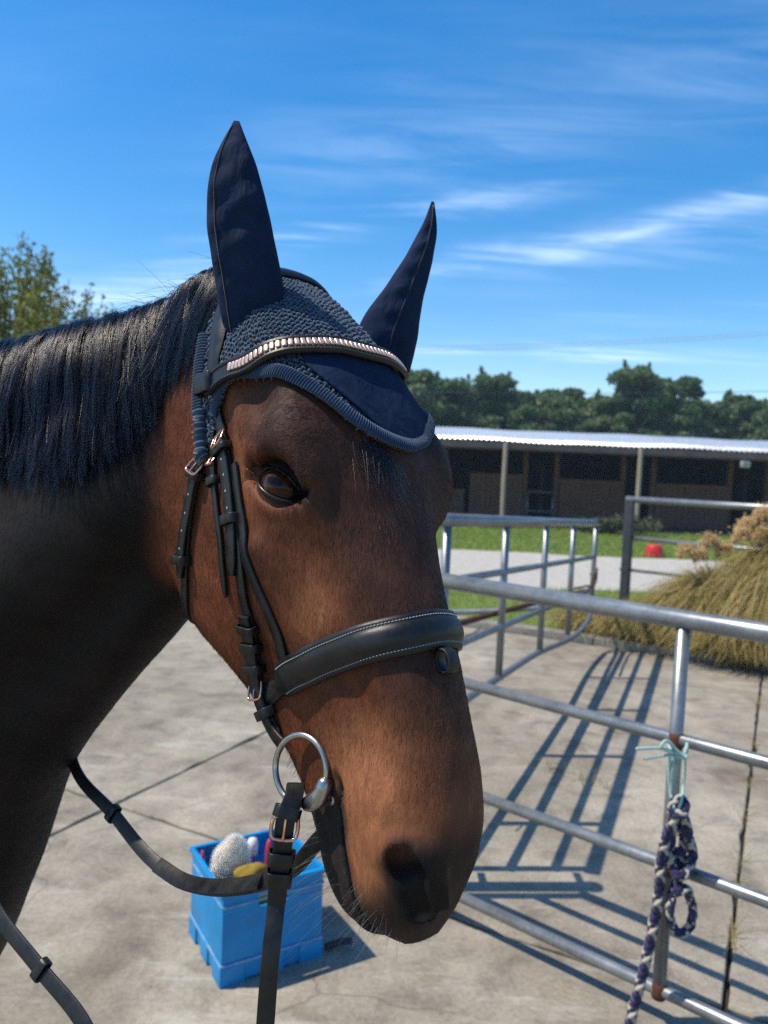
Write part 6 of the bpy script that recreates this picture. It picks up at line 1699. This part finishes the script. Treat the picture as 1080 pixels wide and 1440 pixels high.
tones = ['dense dark green shelterbelt tree behind the barn', 'gappy shelterbelt tree with bare grey branches behind the barn']
for x, k, s in belt:
    t = empty('shelterbelt_tree', (x, 46 + rb.uniform(-1, 1.5), -0.05), rb.uniform(0, 6.28)); t.scale = (s, s, s * rb.uniform(.96, 1.04))
    tag(t, tones[1 if k in (2, 4) else 0], 'tree', 'shelterbelt trees behind the barn')
    obj('crown', variants[k][0], None, t); obj('trunk', variants[k][1], None, t)
for x in (0.4, 2.2, 4.0, 5.6, 7.3, 8.9, 10.6, 12.3, 14.0, 15.6, 17.3, 19.4, 22, 24.5):      # second rank fills the belt low down
    t = empty('shelterbelt_tree', (x, 48.5 + rb.uniform(-.5, .5), -0.05), rb.uniform(0, 6.28)); s = 0.82; t.scale = (1.15, 1, rb.uniform(.84, .95))
    tag(t, tones[0], 'tree', 'shelterbelt trees behind the barn'); obj('crown', variants[int(rb.integers(0, 2))][0], None, t); obj('trunk', variants[0][1], None, t)
# young tree on the left
def young_tree():
    t = empty('young_tree', (-4.75, 9.2, -0.01)); tag(t, 'leggy young tree with small yellow green leaves behind the mane', 'tree')
    r = np.random.default_rng(15); g = Geo(); L = []
    g.add(tube(resample(np.array([(0, 0, 0), (.05, .02, .9), (.02, 0, 1.8)]), 12), 0.07, 10, False, np.linspace(1, .5, 12)))
    for i in range(150):
        a = r.normal(0, 1.3); z0 = r.uniform(.5, 2.2); out = r.uniform(.35, 1.75); top = 4.45 - 0.66 * out - 0.2 * out * r.random() - r.random() ** 2 * 1.2
        p0 = np.array([0, 0, z0]); p2 = np.array([math.cos(a) * out, math.sin(a) * out, max(top, z0 + .4)]); p1 = p0 * .5 + p2 * .5 + np.array([math.cos(a) * .15 * out, math.sin(a) * .15 * out, -.15])
        P = resample(np.array([p0, p1, p2]), 14); g.add(tube(P, 0.016, 5, False, np.linspace(1, .2, 14)))
        m = int(190 * r.uniform(.7, 1.2)); s = r.random(m) ** 0.75 * 13; k = np.clip(s.astype(int), 0, 12); c = P[k] * (1 - (s - k))[:, None] + P[k + 1] * (s - k)[:, None]
        L.append(c + r.normal(0, .085, (m, 3)) * (1.3 - s / 13)[:, None])
    o = obj('crown', leaf_cloud('crown', np.concatenate(L), 0.036, 5, MAT['young'], None), None, t)
    o2 = obj('trunk', mesh_np('trunk', np.concatenate(g.V), g.F), MAT['bark'], t)
young_tree()
# scrubby bushes at the barn posts
def bush(x, y, w, h, seed, label):
    t = empty('bush', (x, y, 0)); tag(t, label, 'bush', None); r = np.random.default_rng(seed); L = []
    for i in range(26):
        a, k = r.uniform(0, 6.28), r.random() ** .5; c = np.array([math.cos(a) * k * w, math.sin(a) * k * w * .6, h * (.25 + .55 * r.random() * (1 - .5 * k))]); L.append(shell_pts(r, c, (.2, .2, .16), 60))
    L = np.concatenate(L); L[:, 2] = np.maximum(L[:, 2], 0.02)
    obj('foliage', leaf_cloud('foliage', L, 0.055, seed, MAT['bush'], None), None, t)
    g = Geo()
    for i in range(10):
        a = r.uniform(0, 6.28); g.add(tube(np.array([(0, 0, -.02), (math.cos(a) * w * .4, math.sin(a) * w * .25, h * .4), (math.cos(a) * w * .8, math.sin(a) * w * .4, h * .8)]), 0.012, 5))
    obj('stems', mesh_np('stems', np.concatenate(g.V), g.F), MAT['bark'], t)
bush(6.75, 20.9, .75, .70, 61, 'grey green bush at the foot of the barn post, the larger of two'); bush(5.75, 21.0, .6, .52, 62, 'low grey green bush left of the larger one before the barn'); bush(3.15, 21.5, .35, .28, 63, 'small weed clump at the foot of a pale barn post')
# tussock grasses by the boundary fence
def tussock(x, y, h, spread, n, seed, plumes, label):
    t = empty('tussock_grass', (x, y, 0)); tag(t, label, 'tussock', 'tussocks by the boundary fence'); r = np.random.default_rng(seed)
    k = 7; tt = np.linspace(0, 1, k); a = r.uniform(0, 6.28, n); rad = spread * r.uniform(.25, 1.0, n); hh = h * r.uniform(.5, 1.0, n)
    d = np.stack([np.cos(a), np.sin(a)], 1); b0 = r.normal(0, .09, (n, 2))
    ctr = np.zeros((n, k, 3)); ctr[:, :, :2] = b0[:, None] + d[:, None] * (rad[:, None] * tt[None] ** 1.6)[..., None]
    ctr[:, :, 2] = hh[:, None] * (1.75 * tt - 1.15 * tt ** 2.4 * (0.6 + 0.7 * rad[:, None] / spread))[:, :]
    ctr[:, :, 2] = np.maximum(ctr[:, :, 2], 0.01)
    w = (0.0042 * (1 - tt ** 2) + .0006)[None, :, None]; sd = np.stack([-d[:, 1], d[:, 0], np.zeros(n)], 1)[:, None] + r.normal(0, .4, (n, 1, 3))
    V = np.stack([ctr - sd * w, ctr + sd * w], 2).reshape(-1, 3); base = np.arange(n)[:, None, None] * (2 * k); s_ = np.arange(k - 1)[None, :, None] * 2
    Q = (base + s_ + np.array([0, 1, 3, 2])[None, None]).reshape(-1, 4)
    me = mesh_np('blades', V, Q); at = me.attributes.new('leaf_tone', 'FLOAT', 'POINT'); tone = np.clip(r.beta(1.4, 1.5, n)[:, None] + 0.25 * (0.5 - tt)[None] * -1, 0, 1); at.data.foreach_set('value', np.repeat(tone, 2, axis=1).ravel().astype(np.float32))
    o = obj('blades', me, MAT['tussock'], t); o['kind'] = 'stuff'
    for (px, py, pz, pl) in plumes:
        p = np.array([px - x, py - y, pz]); L_ = []
        m = 900; s = r.random(m); lean = np.array([-0.8, -0.15, -0.30]) * pl
        c = p + s[:, None] * lean + np.array([0, 0, .10 * pl / .2]) * (np.sin(s * 3.0))[:, None] + r.normal(0, .020, (m, 3)) * (0.5 + np.sin(s * 3.1))[:, None]
        obj('plume', leaf_cloud('plume', c, 0.013, int(px * 100), MAT['plume'], None), None, t)
        st = resample(np.array([(0, 0, .05), (p[0] * .4, p[1] * .4, p[2] * .6), p]), 12)
        obj('stalk', mesh_np('stalk', *tube(st, 0.0035, 5)), MAT['plume'], t)
tussock(3.1, 7.05, .95, .85, 6500, 1, [(3.02, 6.95, 1.02, .15), (2.78, 6.9, .93, .14), (2.92, 6.9, .90, .14), (3.15, 6.95, .95, .15)], 'tussock with straw plumes leaning through the rail fence')
tussock(3.62, 6.75, 1.42, .95, 8500, 2, [(3.42, 6.8, 1.28, .20), (3.30, 6.85, 1.18, .18), (3.52, 6.7, 1.34, .2), (3.24, 6.8, 1.10, .18), (3.40, 6.75, 1.12, .18), (3.46, 6.75, .84, .16), (3.5, 6.6, .62, .18), (3.6, 6.7, 1.10, .2)], 'tallest tussock, its plumes above the top rail')
tussock(2.6, 7.34, .50, .62, 4600, 3, [], 'low dry tussock at the foot of the dark square post')
tussock(3.25, 6.75, .58, .72, 4600, 4, [], 'dry tussock spilling over the kerb')
tussock(2.05, 7.62, .34, .45, 900, 5, [], 'smallest tussock beside the gate latch')
tussock(4.4, 6.2, 1.0, .9, 1800, 6, [(4.2, 6.1, 1.1, .2), (4.4, 6.0, 1.15, .2)], 'tussock growing past the end post of the rail fence')
# weeds and dry grass in the right hand joint
r4 = np.random.default_rng(33); wb = []
for e_ in (2.9, 3.3, 3.55, 4.0, 4.5, 5.2, 6.1): 
    m = 26; wb.append(np.c_[np.array([sl(-0.058 + r4.normal(0, .008), e_ + r4.normal(0, .05)) for _ in range(m)]), np.full(m, -0.01)])
for n_ , e_ in ((-0.9, 4.0), (-1.1, 4.1), (-1.0, 4.06), (-0.75, 3.98), (-2.62, 3.9), (-2.62, 4.4)):
    m = 20; wb.append(np.c_[np.array([sl(n_ + r4.normal(0, .05), e_ + r4.normal(0, .05)) for _ in range(m)]), np.full(m, 0.0)])
wb = np.concatenate(wb); o = obj('dry_weeds', blade_mesh('dry_weeds', wb, r4.uniform(.02, .08, len(wb)), np.full(len(wb), .0035), 2.4, 9), MAT['tussock']); tag(o, 'wisps of dry weed in the joints of the concrete', 'weeds', kind='stuff')

# ------------------------------------------------------------------ red tub, power lines
tub = empty('red_tub', (5.52, 15.55, 0)); tag(tub, 'red plastic tub upturned on the far grass', 'tub')
MAT['tub'] = m_plain('red_tub_plastic', (0.62, 0.022, 0.015), 0.4)
part('shell', lathe([(0.185, 0.03), (0.175, 0.05), (0.160, 0.16), (0.150, 0.215), (0.135, 0.235), (0.0, 0.24)][:-1] + [(0.02, 0.24)], (5.52, 15.55, 0.0), 32), MAT['tub'], tub)
part('rim', tube(np.array([(5.52 + .188 * math.cos(a), 15.55 + .188 * math.sin(a), 0.03) for a in np.linspace(0, 6.283, 40, endpoint=False)]), 0.013, 8, True), MAT['tub'], tub)
part('handle', tube(resample(np.array([(5.40, 15.42, 0.08), (5.36, 15.36, 0.10), (5.44, 15.33, 0.11), (5.50, 15.36, 0.08)]), 20), 0.009, 8), MAT['darksteel'], tub)
MAT['wire'] = m_plain('wire', (0.5, 0.5, 0.5), 0.5); MAT['wire_dark'] = m_plain('wire_dark', (0.06, 0.065, 0.07), 0.5)
def wire(p0, p1, sag, mat, label):
    t = np.linspace(0, 1, 40)[:, None]; P = np.array(p0) * (1 - t) + np.array(p1) * t; P[:, 2] -= sag * 4 * (t * (1 - t))[:, 0]
    o = obj('power_line', mesh_np('power_line', *tube(P, 0.011, 6)), mat); tag(o, label, 'wire')
wire((-16, 30, 5.75), (27, 30, 9.1), 0.9, MAT['wire'], 'upper power line crossing the sky above the trees')
wire((-16, 30, 5.62), (27, 30, 8.98), 0.9, MAT['wire'], 'power line just under the upper one in the sky')
wire((-16, 30, 4.6), (27, 30, 6.2), 0.75, MAT['wire_dark'], 'dark low wire crossing in front of the shelterbelt trees')
for x, lab in ((-16, 'grey power pole at the left end of the wires'), (27, 'grey power pole at the right end of the wires')):
    pp = empty('power_pole', (x, 30, 0)); tag(pp, lab, 'pole')
    part('shaft', tube(np.array([(x, 30, -.2), (x, 30, 9.6)]), 0.14, 12, False, np.array([1, .8])), MAT['post'], pp); part('crossarm', rounded_box((x, 30, 9.2 if x > 0 else 5.8), (0.9, .05, .06), np.eye(3), .2), MAT['post'], pp)

# ------------------------------------------------------------------ thin summer haze over the yard
hz = NB('thin_haze'); hz.nt.nodes.remove(hz.b)
vol = hz.n('ShaderNodeVolumePrincipled'); vol.inputs['Density'].default_value = 0.0010; vol.inputs['Color'].default_value = (0.60, 0.80, 1.0, 1); vol.inputs['Anisotropy'].default_value = 0.0
hz.nt.links.new(vol.outputs[0], hz.out.inputs['Volume'])
haze = obj('haze', mesh_np('haze', *bx(-70, 70, -6, 56, -1.1, 11.5), False), hz.m)
tag(haze, 'thin pale haze in the air over the whole yard', 'haze', kind='stuff')
